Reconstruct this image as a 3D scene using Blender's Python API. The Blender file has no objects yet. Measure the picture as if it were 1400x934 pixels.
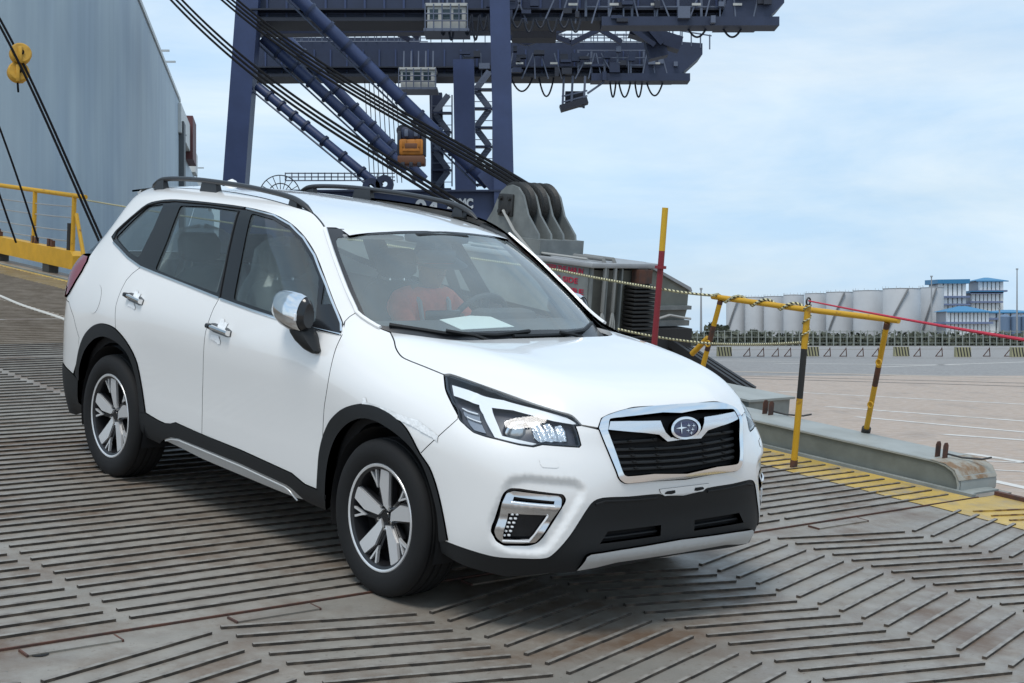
import bpy, bmesh, math, random
import numpy as np
from mathutils import Vector, Matrix
from mathutils.bvhtree import BVHTree
from mathutils.geometry import delaunay_2d_cdt
random.seed(7); rng = np.random.default_rng(7)
SC = bpy.context.scene
COL = SC.collection
# ------------------------------------------------------------------ camera, sky, sun, exposure
CAMH = 1.62                                  # eye height above the quay (z = 0)
FPX, W0, H0, YH = 2094.5, 1400.0, 934.0, 459.0
PITCH = math.atan((H0/2-YH)/FPX)
cam = bpy.data.cameras.new('camera'); cam_o = bpy.data.objects.new('camera', cam); COL.objects.link(cam_o)
cam.sensor_width = 36.0; cam.lens = FPX/W0*36.0; cam.clip_start = 0.05; cam.clip_end = 6000
cam_o.location = (0, 0, CAMH); cam_o.rotation_euler = (math.pi/2-PITCH, 0, 0)
SC.camera = cam_o
SUN_EL, SUN_AZ = math.radians(64), math.radians(-158)    # azimuth measured from +Y (view direction) to +X
w = bpy.data.worlds.new('World'); SC.world = w; w.use_nodes = True
nt = w.node_tree; nt.nodes.clear()
wo = nt.nodes.new('ShaderNodeOutputWorld'); bg = nt.nodes.new('ShaderNodeBackground')
sky = nt.nodes.new('ShaderNodeTexSky'); sky.sky_type = 'NISHITA'; sky.sun_disc = False
sky.sun_elevation = SUN_EL; sky.sun_rotation = SUN_AZ; sky.air_density = 1.0; sky.dust_density = 1.5; sky.ozone_density = 2.0
# thin veil of high cloud over the whole sky
tc = nt.nodes.new('ShaderNodeTexCoord'); mp = nt.nodes.new('ShaderNodeMapping'); mp.inputs['Scale'].default_value = (1.6, 1.6, 7.0)
nz = nt.nodes.new('ShaderNodeTexNoise'); nz.inputs['Scale'].default_value = 2.1; nz.inputs['Detail'].default_value = 6; nz.inputs['Roughness'].default_value = .55
rp = nt.nodes.new('ShaderNodeMapRange'); rp.inputs['From Min'].default_value = .35; rp.inputs['From Max'].default_value = .75
rp.inputs['To Min'].default_value = .70; rp.inputs['To Max'].default_value = .88
mx = nt.nodes.new('ShaderNodeMix'); mx.data_type = 'RGBA'
cc_ = nt.nodes.new('ShaderNodeValToRGB'); cc_.color_ramp.elements[0].color = (.50, .705, .93, 1); cc_.color_ramp.elements[0].position = .38; cc_.color_ramp.elements[1].color = (.80, .90, .97, 1); cc_.color_ramp.elements[1].position = .68
nz2 = nt.nodes.new('ShaderNodeTexNoise'); nz2.inputs['Scale'].default_value = 1.5; nz2.inputs['Detail'].default_value = 7; nz2.inputs['Roughness'].default_value = .6; nz2.inputs['Distortion'].default_value = .4
vm = nt.nodes.new('ShaderNodeVectorMath'); vm.operation = 'SCALE'; vm.inputs['Scale'].default_value = 10.6
nt.links.new(nz2.outputs['Fac'], cc_.inputs['Fac']); nt.links.new(cc_.outputs['Color'], vm.inputs[0]); nt.links.new(vm.outputs[0], mx.inputs[7])
nt.links.new(tc.outputs['Generated'], mp.inputs['Vector']); nt.links.new(mp.outputs[0], nz.inputs['Vector']); nt.links.new(mp.outputs[0], nz2.inputs['Vector'])
nt.links.new(nz.outputs['Fac'], rp.inputs['Value']); nt.links.new(rp.outputs[0], mx.inputs[0])
nt.links.new(sky.outputs[0], mx.inputs[6]); nt.links.new(mx.outputs[2], bg.inputs['Color'])
bg.inputs['Strength'].default_value = 0.10
nt.links.new(bg.outputs[0], wo.inputs[0])
sl = bpy.data.lights.new('sun', 'SUN'); sl.energy = 1.7; sl.angle = math.radians(20); sl.color = (1, .96, .9)
so = bpy.data.objects.new('sun', sl); COL.objects.link(so)
sd = Vector((math.sin(SUN_AZ)*math.cos(SUN_EL), math.cos(SUN_AZ)*math.cos(SUN_EL), math.sin(SUN_EL)))
so.rotation_euler = (-sd).to_track_quat('-Z', 'Y').to_euler(); so.location = (0, 0, 60)
SC.view_settings.view_transform = 'Standard'; SC.view_settings.look = 'None'
SC.view_settings.exposure = 0.15; SC.view_settings.gamma = 1.0; SC.view_settings.use_curve_mapping = False
SC.render.engine = 'CYCLES'
# ------------------------------------------------------------------ ramp (= car) frame in the world
RM = np.array([[0.64151, 0.76416, 0.06716], [-0.75628, 0.64469, -0.1114], [-0.12843, 0.02067, 0.9915]])
RT = np.array([0.06691, 7.32616, -1.1245+CAMH])
RAMP = Matrix(((*RM[0], RT[0]), (*RM[1], RT[1]), (*RM[2], RT[2]), (0, 0, 0, 1)))
CAMW = np.array([0, 0, CAMH])
CAMC = RM.T @ (CAMW-RT)                     # camera in the ramp frame
def wray(px):
    a, b = (px[0]-W0/2)/FPX, (px[1]-H0/2)/FPX
    cp, sp = math.cos(PITCH), math.sin(PITCH)
    return np.array([a, cp-b*sp, -sp-b*cp])
def cray(px): return RM.T @ wray(px)
def at_depth(px, Y):                        # world point on a pixel's ray at depth Y from the camera
    d = wray(px); return CAMW + d*(Y/d[1])
def on_quay(px, z=0.0):
    d = wray(px); return CAMW + d*((z-CAMH)/d[2])
def on_ramp(px, z=0.0):                     # ramp frame
    d = cray(px); return CAMC + d*((z-CAMC[2])/d[2])
def ramp_y(px, y):
    d = cray(px); return CAMC + d*((y-CAMC[1])/d[1])
def ramp_x(px, x):
    d = cray(px); return CAMC + d*((x-CAMC[0])/d[0])
def r2w(p): return RM @ np.asarray(p, float) + RT
# ------------------------------------------------------------------ materials
MATS = {}
def mat(name, col, rough=.5, metal=0.0, noise=0.0, nscale=8.0, bump=0.0, bscale=40.0, coat=0.0, spec=.5, emit=None, col2=None, nlo=.4, nhi=.65, stretch=None):
    if name in MATS: return MATS[name]
    m = bpy.data.materials.new(name); m.use_nodes = True; n = m.node_tree.nodes; l = m.node_tree.links
    p = n['Principled BSDF']
    p.inputs['Base Color'].default_value = (*col, 1); p.inputs['Roughness'].default_value = rough
    p.inputs['Metallic'].default_value = metal; p.inputs['Coat Weight'].default_value = coat
    p.inputs['Coat Roughness'].default_value = .04; p.inputs['Specular IOR Level'].default_value = spec
    if noise or col2 or bump:
        t = n.new('ShaderNodeTexCoord'); src = t.outputs['Object']
        if stretch:
            mp = n.new('ShaderNodeMapping'); mp.inputs['Scale'].default_value = stretch; l.new(src, mp.inputs['Vector']); src = mp.outputs[0]
        z = n.new('ShaderNodeTexNoise'); z.inputs['Scale'].default_value = nscale; z.inputs['Detail'].default_value = 7; z.inputs['Roughness'].default_value = .62
        l.new(src, z.inputs['Vector'])
        if col2 or noise:
            r = n.new('ShaderNodeValToRGB'); r.color_ramp.elements[0].position = nlo; r.color_ramp.elements[1].position = nhi
            a = np.array(col)
            c1 = tuple(np.clip(a*(1-noise), 0, 1)); c2 = tuple(col2) if col2 else tuple(np.clip(a*(1+noise), 0, 1))
            r.color_ramp.elements[0].color = (*c1, 1); r.color_ramp.elements[1].color = (*c2, 1)
            l.new(z.outputs['Fac'], r.inputs['Fac']); l.new(r.outputs['Color'], p.inputs['Base Color'])
        if bump:
            z2 = n.new('ShaderNodeTexNoise'); z2.inputs['Scale'].default_value = bscale; z2.inputs['Detail'].default_value = 5
            l.new(src, z2.inputs['Vector'])
            b = n.new('ShaderNodeBump'); b.inputs['Strength'].default_value = bump; b.inputs['Distance'].default_value = .01
            l.new(z2.outputs['Fac'], b.inputs['Height']); l.new(b.outputs['Normal'], p.inputs['Normal'])
    if emit:
        p.inputs['Emission Color'].default_value = (*emit[:3], 1); p.inputs['Emission Strength'].default_value = emit[3]
    MATS[name] = m; return m
def glass(name, tint, refl=1.45, rough=.0, haze=0.0):
    if name in MATS: return MATS[name]
    m = bpy.data.materials.new(name); m.use_nodes = True; n = m.node_tree.nodes; l = m.node_tree.links; n.clear()
    o = n.new('ShaderNodeOutputMaterial'); t = n.new('ShaderNodeBsdfTransparent'); t.inputs[0].default_value = (*tint, 1)
    g = n.new('ShaderNodeBsdfGlossy'); g.inputs['Roughness'].default_value = rough; g.inputs[0].default_value = (.95, .97, 1, 1)
    f = n.new('ShaderNodeFresnel'); f.inputs[0].default_value = refl; x = n.new('ShaderNodeMixShader')
    gg = n.new('ShaderNodeNewGeometry'); mi = n.new('ShaderNodeMix'); mi.data_type = 'FLOAT'; mi.inputs[2].default_value = refl; mi.inputs[3].default_value = 1/refl
    l.new(gg.outputs['Backfacing'], mi.inputs[0]); l.new(mi.outputs[0], f.inputs[0])   # a thin pane reflects alike from both sides
    l.new(f.outputs[0], x.inputs[0]); l.new(t.outputs[0], x.inputs[1]); l.new(g.outputs[0], x.inputs[2]); l.new(x.outputs[0], o.inputs[0])
    if haze:                                  # pale diffuse veil painted on for the sky's milky reflection
        df = n.new('ShaderNodeBsdfDiffuse'); df.inputs[0].default_value = (.62, .70, .70, 1); x2 = n.new('ShaderNodeMixShader')
        tc_ = n.new('ShaderNodeTexCoord'); nz_ = n.new('ShaderNodeTexNoise'); nz_.inputs['Scale'].default_value = 3.0; nz_.inputs['Detail'].default_value = 5; mr = n.new('ShaderNodeMapRange')
        mr.inputs['To Min'].default_value = haze*.6; mr.inputs['To Max'].default_value = haze*1.4
        l.new(tc_.outputs['Object'], nz_.inputs['Vector']); l.new(nz_.outputs['Fac'], mr.inputs['Value']); l.new(mr.outputs[0], x2.inputs[0])
        l.new(x.outputs[0], x2.inputs[1]); l.new(df.outputs[0], x2.inputs[2]); l.new(x2.outputs[0], o.inputs[0])
    MATS[name] = m; return m
# ------------------------------------------------------------------ objects
def tag(o, label=None, cat=None, group=None, kind=None):
    if label: o['label'] = label
    if cat: o['category'] = cat
    if group: o['group'] = group
    if kind: o['kind'] = kind
    return o
def empty(name, loc=(0, 0, 0), mtx=None):
    o = bpy.data.objects.new(name, None); COL.objects.link(o); o.empty_display_size = .1
    if mtx is not None: o.matrix_world = mtx
    else: o.location = loc
    return o
def obj(name, verts, faces, material, parent=None, smooth=False, normals=None, mtx=None, fmats=None):
    me = bpy.data.meshes.new(name); me.from_pydata([tuple(map(float, v)) for v in verts], [], [tuple(map(int, f)) for f in faces])
    mats = material if isinstance(material, (list, tuple)) else [material]
    for m in mats: me.materials.append(m)
    if fmats is not None: me.polygons.foreach_set('material_index', np.array(fmats, dtype=np.int32))
    if smooth or normals is not None: me.polygons.foreach_set('use_smooth', np.ones(len(me.polygons), dtype=bool))
    me.update()
    if normals is not None: me.normals_split_custom_set_from_vertices([tuple(map(float, q)) for q in normals])
    elif smooth == 'auto':
        me.set_sharp_from_angle(angle=math.radians(35))
    o = bpy.data.objects.new(name, me); COL.objects.link(o)
    if parent is not None: o.parent = parent
    if mtx is not None: o.matrix_world = mtx
    return o
class MB:                                   # mesh builder
    def __init__(s): s.v = []; s.f = []
    def add(s, v, f):
        b = len(s.v); s.v += [tuple(map(float, q)) for q in v]; s.f += [tuple(b+i for i in q) for q in f]; return s
    def box(s, c, size, R=None, bev=0.0):
        h = np.array(size, float)/2; c = np.array(c, float)
        if bev <= 0:
            q = np.array([[x, y, z] for x in (-1, 1) for y in (-1, 1) for z in (-1, 1)])*h
            f = [(0, 1, 3, 2), (4, 6, 7, 5), (0, 4, 5, 1), (2, 3, 7, 6), (0, 2, 6, 4), (1, 5, 7, 3)]
        else:
            bm = bmesh.new(); bmesh.ops.create_cube(bm, size=1)
            for vv in bm.verts: vv.co = Vector((vv.co.x*2*h[0], vv.co.y*2*h[1], vv.co.z*2*h[2]))
            bmesh.ops.bevel(bm, geom=bm.edges[:], offset=bev, segments=2, affect='EDGES', profile=.5)
            bm.verts.ensure_lookup_table(); q = np.array([tuple(vv.co) for vv in bm.verts]); f = [tuple(x.index for x in ff.verts) for ff in bm.faces]; bm.free()
        if R is not None: q = q @ np.array(R).T
        return s.add(q+c, f)
    def bar(s, a, b, w, h=None, up=(0, 0, 1)):   # rectangular bar from a to b
        a = np.array(a, float); b = np.array(b, float); h = h or w
        d = b-a; L = np.linalg.norm(d); d = d/L; up = np.array(up, float)
        if abs(d@up) > .98: up = np.array([1., 0, 0]) if abs(d[0]) < .9 else np.array([0, 1., 0])
        x = np.cross(d, up); x /= np.linalg.norm(x); z = np.cross(x, d)
        return s.box((a+b)/2, (w, L, h), np.stack([x, d, z], 1))
    def tube(s, pts, r, n=8, caps=True):
        pts = [np.array(p, float) for p in pts]; rr = r if hasattr(r, '__len__') else [r]*len(pts)
        T = [pts[min(i+1, len(pts)-1)]-pts[max(i-1, 0)] for i in range(len(pts))]
        ref = np.array([0, 0, 1.]) if abs(T[0][2]) < .9*np.linalg.norm(T[0]) else np.array([1., 0, 0])
        v = []
        for p, t, q in zip(pts, T, rr):
            t = t/np.linalg.norm(t); x = np.cross(t, ref); x /= np.linalg.norm(x); y = np.cross(x, t); ref = y
            v += [p+q*(math.cos(k*2*math.pi/n)*x+math.sin(k*2*math.pi/n)*y) for k in range(n)]
        f = [(i*n+k, i*n+(k+1) % n, (i+1)*n+(k+1) % n, (i+1)*n+k) for i in range(len(pts)-1) for k in range(n)]
        if caps: f += [tuple(range(n))[::-1], tuple((len(pts)-1)*n+k for k in range(n))]
        return s.add(v, f)
    def lathe(s, prof, o, ax, n=32, a0=0, a1=2*math.pi):  # prof: (r, h) list around axis ax at o
        ax = np.array(ax, float); ax /= np.linalg.norm(ax); o = np.array(o, float)
        x = np.cross(ax, [0, 0, 1.] if abs(ax[2]) < .9 else [1., 0, 0]); x /= np.linalg.norm(x); y = np.cross(ax, x)
        full = abs(a1-a0-2*math.pi) < 1e-6; m = n if full else n+1; v = []
        for k in range(m):
            a = a0+(a1-a0)*k/n
            v += [o+r*(math.cos(a)*x+math.sin(a)*y)+h*ax for r, h in prof]
        P = len(prof); f = []
        for k in range(n):
            k2 = (k+1) % m
            f += [(k*P+i, k2*P+i, k2*P+i+1, k*P+i+1) for i in range(P-1)]
        return s.add(v, f)
    def prism(s, poly, h0, h1, fn):          # 2D polygon extruded; fn(a,b,h)->3D
        n = len(poly); v = [fn(a, b, h0) for a, b in poly]+[fn(a, b, h1) for a, b in poly]
        return s.add(v, [tuple(range(n))[::-1], tuple(range(n, 2*n))]+[(i, (i+1) % n, n+(i+1) % n, n+i) for i in range(n)])
    def build(s, name, m, parent=None, smooth='auto', mtx=None, fix=True):
        o = obj(name, s.v, s.f, m, parent, smooth=False, mtx=mtx)
        if fix:
            bm = bmesh.new(); bm.from_mesh(o.data); bmesh.ops.recalc_face_normals(bm, faces=bm.faces); bm.to_mesh(o.data); bm.free()
        if smooth:
            o.data.polygons.foreach_set('use_smooth', np.ones(len(o.data.polygons), dtype=bool))
            if smooth == 'auto': o.data.set_sharp_from_angle(angle=math.radians(38))
        return o
def copy_tree(o, parent=None):
    c = o.copy(); COL.objects.link(c); c.parent = parent
    for ch in list(o.children): copy_tree(ch, c)
    return c
# ------------------------------------------------------------------ smooth surfaces from control nets
def pchip(x, y, q):
    x = np.asarray(x, float); y = np.asarray(y, float); q = np.asarray(q, float)
    h = np.diff(x); d = np.diff(y)/h; n = len(x); m = np.zeros(n)
    if n == 2: return y[0]+(q-x[0])*d[0]
    for i in range(1, n-1):
        if d[i-1]*d[i] > 0:
            w1 = 2*h[i]+h[i-1]; w2 = h[i]+2*h[i-1]; m[i] = (w1+w2)/(w1/d[i-1]+w2/d[i])
    m[0] = ((2*h[0]+h[1])*d[0]-h[0]*d[1])/(h[0]+h[1]); m[-1] = ((2*h[-1]+h[-2])*d[-1]-h[-1]*d[-2])/(h[-1]+h[-2])
    if m[0]*d[0] <= 0: m[0] = 0
    if m[-1]*d[-1] <= 0: m[-1] = 0
    k = np.clip(np.searchsorted(x, q)-1, 0, n-2); t = (q-x[k])/h[k]
    lo = q < x[0]; hi = q > x[-1]; tt = np.clip(t, 0, 1)
    r = (1+2*tt)*(1-tt)**2*y[k]+tt*(1-tt)**2*h[k]*m[k]+tt*tt*(3-2*tt)*y[k+1]+tt*tt*(tt-1)*h[k]*m[k+1]
    r = np.where(lo, y[0]+(q-x[0])*m[0], r); r = np.where(hi, y[-1]+(q-x[-1])*m[-1], r)
    return r
def gsm(a, sig, axis):
    if sig <= 0: return a
    R = int(3*sig+1); k = np.exp(-.5*(np.arange(-R, R+1)/sig)**2); k /= k.sum()
    a = np.moveaxis(a, axis, 0); n = a.shape[0]
    lo = 2*a[0]-a[np.minimum(np.arange(R, 0, -1), n-1)]; hi = 2*a[-1]-a[np.maximum(n-1-np.arange(1, R+1), 0)]
    p = np.concatenate([lo, a, hi]); out = sum(k[i]*p[i:i+n] for i in range(2*R+1))
    return np.moveaxis(out, 0, axis)
class Surf:
    def __init__(s, U, V, P, nu=300, nv=140, su=4, sv=2.5, flip=False):
        s.u = np.linspace(U[0], U[-1], nu); s.v = np.linspace(V[0], V[-1], nv)
        A = np.stack([np.stack([pchip(U, P[:, j, c], s.u) for j in range(len(V))], 1) for c in range(3)], 2)
        s.p = np.stack([np.stack([pchip(V, A[i, :, c], s.v) for i in range(nu)], 0) for c in range(3)], 2)
        s.p = gsm(gsm(s.p, su, 0), sv, 1); s.finish(flip)
    mask = None
    def finish(s, flip=False):
        du = np.gradient(s.p, axis=0); dv = np.gradient(s.p, axis=1)
        n = np.cross(du, dv); n /= np.linalg.norm(n, axis=2)[..., None]+1e-12
        s.n = -n if flip else n
        nu, nv = len(s.u), len(s.v); idx = np.arange(nu*nv).reshape(nu, nv)
        q = np.stack([idx[:-1, :-1], idx[1:, :-1], idx[1:, 1:], idx[:-1, 1:]], 2).reshape(-1, 4)
        s.valid = np.ones((nu, nv), bool)
        if s.mask is not None:
            s.valid = s.mask(s.p)
        ok = s.valid.reshape(-1)[q].all(1); s.qi = np.nonzero(ok)[0]; q = q[ok]
        s.bvh = BVHTree.FromPolygons([tuple(x) for x in s.p.reshape(-1, 3)], [tuple(int(i) for i in f) for f in q]); s.nq = nv-1
    def _ij(s, u, v):
        a = np.clip((np.asarray(u, float)-s.u[0])/(s.u[1]-s.u[0]), 0, len(s.u)-1.001); b = np.clip((np.asarray(v, float)-s.v[0])/(s.v[1]-s.v[0]), 0, len(s.v)-1.001)
        i = a.astype(int); j = b.astype(int); return i, j, (a-i)[..., None], (b-j)[..., None]
    def _bl(s, A, u, v):
        i, j, a, b = s._ij(u, v)
        return A[i, j]*(1-a)*(1-b)+A[i+1, j]*a*(1-b)+A[i, j+1]*(1-a)*b+A[i+1, j+1]*a*b
    def pos(s, u, v): return s._bl(s.p, u, v)
    def nor(s, u, v):
        n = s._bl(s.n, u, v); return n/np.linalg.norm(n, axis=-1)[..., None]
    def uv_of(s, pt):                        # parameters of the surface point nearest to pt
        d = ((s.p-np.asarray(pt))**2).sum(2); k = np.unravel_index(d.argmin(), d.shape); u, v = s.u[k[0]], s.v[k[1]]
        return np.array([u, v])
    def hit(s, px, dirn=None):
        d = cray(px); d = d/np.linalg.norm(d)
        loc, n, fi, dist = s.bvh.ray_cast(Vector(CAMC), Vector(d))
        if loc is None:                      # just past the silhouette: nearest surface point to the ray
            r = s.p-CAMC; t = r@d; e = np.linalg.norm(r-t[..., None]*d, axis=2); e = np.where(s.valid, e, 9); k = np.unravel_index(e.argmin(), e.shape)
            return np.array([s.u[k[0]], s.v[k[1]]])
        i, j = divmod(int(s.qi[fi]), s.nq); p = np.array(loc)
        a = .5; b = .5; P = s.p; du = s.u[1]-s.u[0]; dv = s.v[1]-s.v[0]
        e1 = (P[i+1, j]-P[i, j]+P[i+1, j+1]-P[i, j+1])/2; e2 = (P[i, j+1]-P[i, j]+P[i+1, j+1]-P[i+1, j])/2
        c = (P[i, j]+P[i+1, j]+P[i, j+1]+P[i+1, j+1])/4; r = p-c
        G = np.array([[e1@e1, e1@e2], [e1@e2, e2@e2]]); ab = np.linalg.solve(G, [r@e1, r@e2])
        return np.array([s.u[i]+(np.clip(.5+ab[0], 0, 1))*du, s.v[j]+np.clip(.5+ab[1], 0, 1)*dv])
    def tr(s, pts): return [s.hit(p) for p in pts]
def in_poly(P, poly):
    x, y = P[:, 0], P[:, 1]; r = np.zeros(len(P), bool); n = len(poly)
    for i in range(n):
        x1, y1 = poly[i]; x2, y2 = poly[(i+1) % n]
        if y1 == y2: continue
        c = ((y1 > y) != (y2 > y)) & (x < (x2-x1)*(y-y1)/(y2-y1)+x1); r ^= c
    return r
def seg_dist(P, poly, closed=True):
    d = np.full(len(P), 1e9); n = len(poly)
    for i in range(n if closed else n-1):
        a = poly[i]; b = poly[(i+1) % n]; ab = b-a; L = ab@ab
        if L < 1e-14: continue
        t = np.clip(((P-a)@ab)/L, 0, 1); d = np.minimum(d, np.linalg.norm(P-a-t[:, None]*ab, axis=1))
    return d
def area2(p): x, y = p[:, 0], p[:, 1]; return .5*np.sum(x*np.roll(y, -1)-np.roll(x, -1)*y)
def rounded(poly, r=.012, n=3):             # round the corners of a polygon
    out = []; m = len(poly); poly = [np.array(p, float) for p in poly]
    for i in range(m):
        p0, p, p1 = poly[i-1], poly[i], poly[(i+1) % m]; a = p0-p; b = p1-p; la, lb = np.linalg.norm(a), np.linalg.norm(b)
        if la < 1e-6 or lb < 1e-6: out.append(p); continue
        c = (a@b)/(la*lb); k = min(r, la*.45, lb*.45)
        if c < -.96: out.append(p); continue
        A = p+a/la*k; Bq = p+b/lb*k
        for t in np.linspace(0, 1, n+1): out.append((1-t)**2*A+2*t*(1-t)*p+t*t*Bq)
    return out
def cm(pts, n=4):                            # smooth open line through traced points
    p = [np.array(q, float) for q in pts]; out = []
    for i in range(len(p)-1):
        a = p[max(i-1, 0)]; b = p[i]; c = p[i+1]; d = p[min(i+2, len(p)-1)]; L = np.linalg.norm(c-b)
        m1 = (c-a)/max(np.linalg.norm(c-a), 1e-9)*L*.9; m2 = (d-b)/max(np.linalg.norm(d-b), 1e-9)*L*.9
        for k in range(n):
            t = k/n; out.append(tuple((2*t**3-3*t*t+1)*b+(t**3-2*t*t+t)*m1+(-2*t**3+3*t*t)*c+(t**3-t*t)*m2))
    return out+[tuple(p[-1])]
def resample(poly, res, closed=True):
    out = []; n = len(poly)
    for i in range(n if closed else n-1):
        a = poly[i]; b = poly[(i+1) % n]; k = max(1, int(math.ceil(np.linalg.norm(b-a)/res)))
        out += [a+(b-a)*t/k for t in range(k)]
    if not closed: out.append(poly[-1])
    return np.array(out)
def inset(poly, g, pin=None):
    poly = np.array(poly); a = np.roll(poly, 1, 0); b = np.roll(poly, -1, 0)
    def nn(d): L = np.linalg.norm(d, axis=1)[:, None]+1e-12; d = d/L; return np.stack([-d[:, 1], d[:, 0]], 1)
    n1 = nn(poly-a); n2 = nn(b-poly); m = n1+n2; L = np.linalg.norm(m, axis=1)[:, None]; m = m/np.maximum(L, .3)
    c = np.maximum((m*n1).sum(1), .5)[:, None]; s = 1 if area2(poly) > 0 else -1
    o = poly+s*g*m/c
    if pin is not None:
        k = poly[:, 0] <= pin+1e-5; o[k, 0] = poly[k, 0]
    return o
def panel(name, S, outline, material, parent, off=0.0, gap=.0022, res=.025, thick=.012, holes=(), disp=None, sides='R', pin=None, back=False, hgap=None, rimmat=None):
    """trimmed piece of a surface; sides: 'R' one mesh on the right, 'B' two objects (right and mirrored left), 'J' both halves joined"""
    P = np.array([np.array(p, float) for p in outline]); keep = [0]
    for i in range(1, len(P)):
        if np.linalg.norm(P[i]-P[keep[-1]]) > 1e-4: keep.append(i)
    P = P[keep]
    if np.linalg.norm(P[0]-P[-1]) < 1e-4: P = P[:-1]
    if area2(P) < 0: P = P[::-1]
    P = resample(P, res); P = inset(P, gap, pin)
    loops = [P]
    for h in holes:
        h = np.array([np.array(p, float) for p in h])
        if area2(h) > 0: h = h[::-1]
        h = resample(h, res); loops.append(inset(h, -gap if hgap is None else -hgap) if False else inset(h, (gap if hgap is None else hgap)*-1))
    pts = []; edges = []
    for L in loops:
        b = len(pts); pts += [tuple(p) for p in L]; edges += [(b+i, b+(i+1) % len(L)) for i in range(len(L))]
    lo, hi = P.min(0), P.max(0); gx = np.arange(lo[0]+res*.5, hi[0], res); gy = np.arange(lo[1]+res*.5, hi[1], res)
    if len(gx) and len(gy):
        G = np.stack(np.meshgrid(gx, gy, indexing='ij'), 2).reshape(-1, 2)+rng.uniform(-.02, .02, (len(gx)*len(gy), 2))*res
        k = in_poly(G, P)
        for L in loops[1:]: k &= ~in_poly(G, L)
        G = G[k]
        for L in loops: G = G[seg_dist(G, L) > res*.45] if len(G) else G
        pts += [tuple(p) for p in G]
    ov, oe, of, *_ = delaunay_2d_cdt([Vector(p) for p in pts], edges, [], 0, 1e-6)
    uv = np.array([tuple(p) for p in ov]); F = np.array([tuple(f) for f in of if len(f) == 3])
    cen = uv[F].mean(1); k = in_poly(cen, P)
    for L in loops[1:]: k &= ~in_poly(cen, L)
    F = F[k]; e1 = uv[F[:, 1]]-uv[F[:, 0]]; e2 = uv[F[:, 2]]-uv[F[:, 0]]; ar = e1[:, 0]*e2[:, 1]-e1[:, 1]*e2[:, 0]
    F = F[np.abs(ar) > 1e-9]; ar = ar[np.abs(ar) > 1e-9]; F[ar < 0] = F[ar < 0][:, ::-1]
    used = np.unique(F); mp = -np.ones(len(uv), int); mp[used] = np.arange(len(used)); uv = uv[used]; F = mp[F]
    pos = S.pos(uv[:, 0], uv[:, 1]); nor = S.nor(uv[:, 0], uv[:, 1])
    o_ = np.full(len(uv), off)
    if disp is not None:
        o_ = o_+disp(uv)
    v = pos+nor*o_[:, None]
    if disp is not None:                      # normals from the displaced mesh
        fn = np.cross(v[F[:, 1]]-v[F[:, 0]], v[F[:, 2]]-v[F[:, 0]]); nn = np.zeros_like(v)
        for c in range(3): np.add.at(nn, F[:, c], fn)
        nn /= np.linalg.norm(nn, axis=1)[:, None]+1e-12; sg = np.sign((nn*nor).sum(1).mean()); nor2 = nn*sg
    else: nor2 = nor
    fn = np.cross(v[F[:, 1]]-v[F[:, 0]], v[F[:, 2]]-v[F[:, 0]])
    flipF = (fn*nor[F[:, 0]]).sum() < 0
    # boundary edges
    ed = {}
    for f in F:
        for a, b in ((f[0], f[1]), (f[1], f[2]), (f[2], f[0])):
            ed[(a, b)] = ed.get((a, b), 0)+1
    bd = [(a, b) for (a, b) in ed if (b, a) not in ed]
    vv = [*v]; NN = [*nor2]; FF = [tuple(f[::-1]) if flipF else tuple(f) for f in F]; FM = [0]*len(FF)
    if thick > 0:
        for a, b in bd:
            if pin is not None and abs(v[a][1]) < 2e-4 and abs(v[b][1]) < 2e-4: continue
            base = len(vv); qa = v[a]-nor[a]*thick; qb = v[b]-nor[b]*thick
            e = v[b]-v[a]; n_ = np.cross(e, nor[a]); n_ = n_/(np.linalg.norm(n_)+1e-12)
            if flipF: n_ = n_   # outward of the loop
            vv += [v[a], v[b], qb, qa]; NN += [n_]*4
            FF.append((base, base+3, base+2, base+1) if not flipF else (base, base+1, base+2, base+3)); FM.append(1 if rimmat else 0)
    vv = np.array(vv); NN = np.array(NN); mm = [material, rimmat] if rimmat else material
    ob = []
    mir = vv*[1, -1, 1]; mN = NN*[1, -1, 1]; mF = [tuple(f[::-1]) for f in FF]
    if sides == 'J':
        b = len(vv); ob.append(obj(name, np.vstack([vv, mir]), FF+[tuple(i+b for i in f) for f in mF], mm, parent, normals=np.vstack([NN, mN]), fmats=FM+FM if rimmat else None))
    else:
        ob.append(obj(name, vv, FF, mm, parent, normals=NN, fmats=FM if rimmat else None))
        if sides == 'B': ob.append(obj(name, mir, mF, mm, parent, normals=mN, fmats=FM if rimmat else None))
    return ob if sides == 'B' else ob[0]
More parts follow.
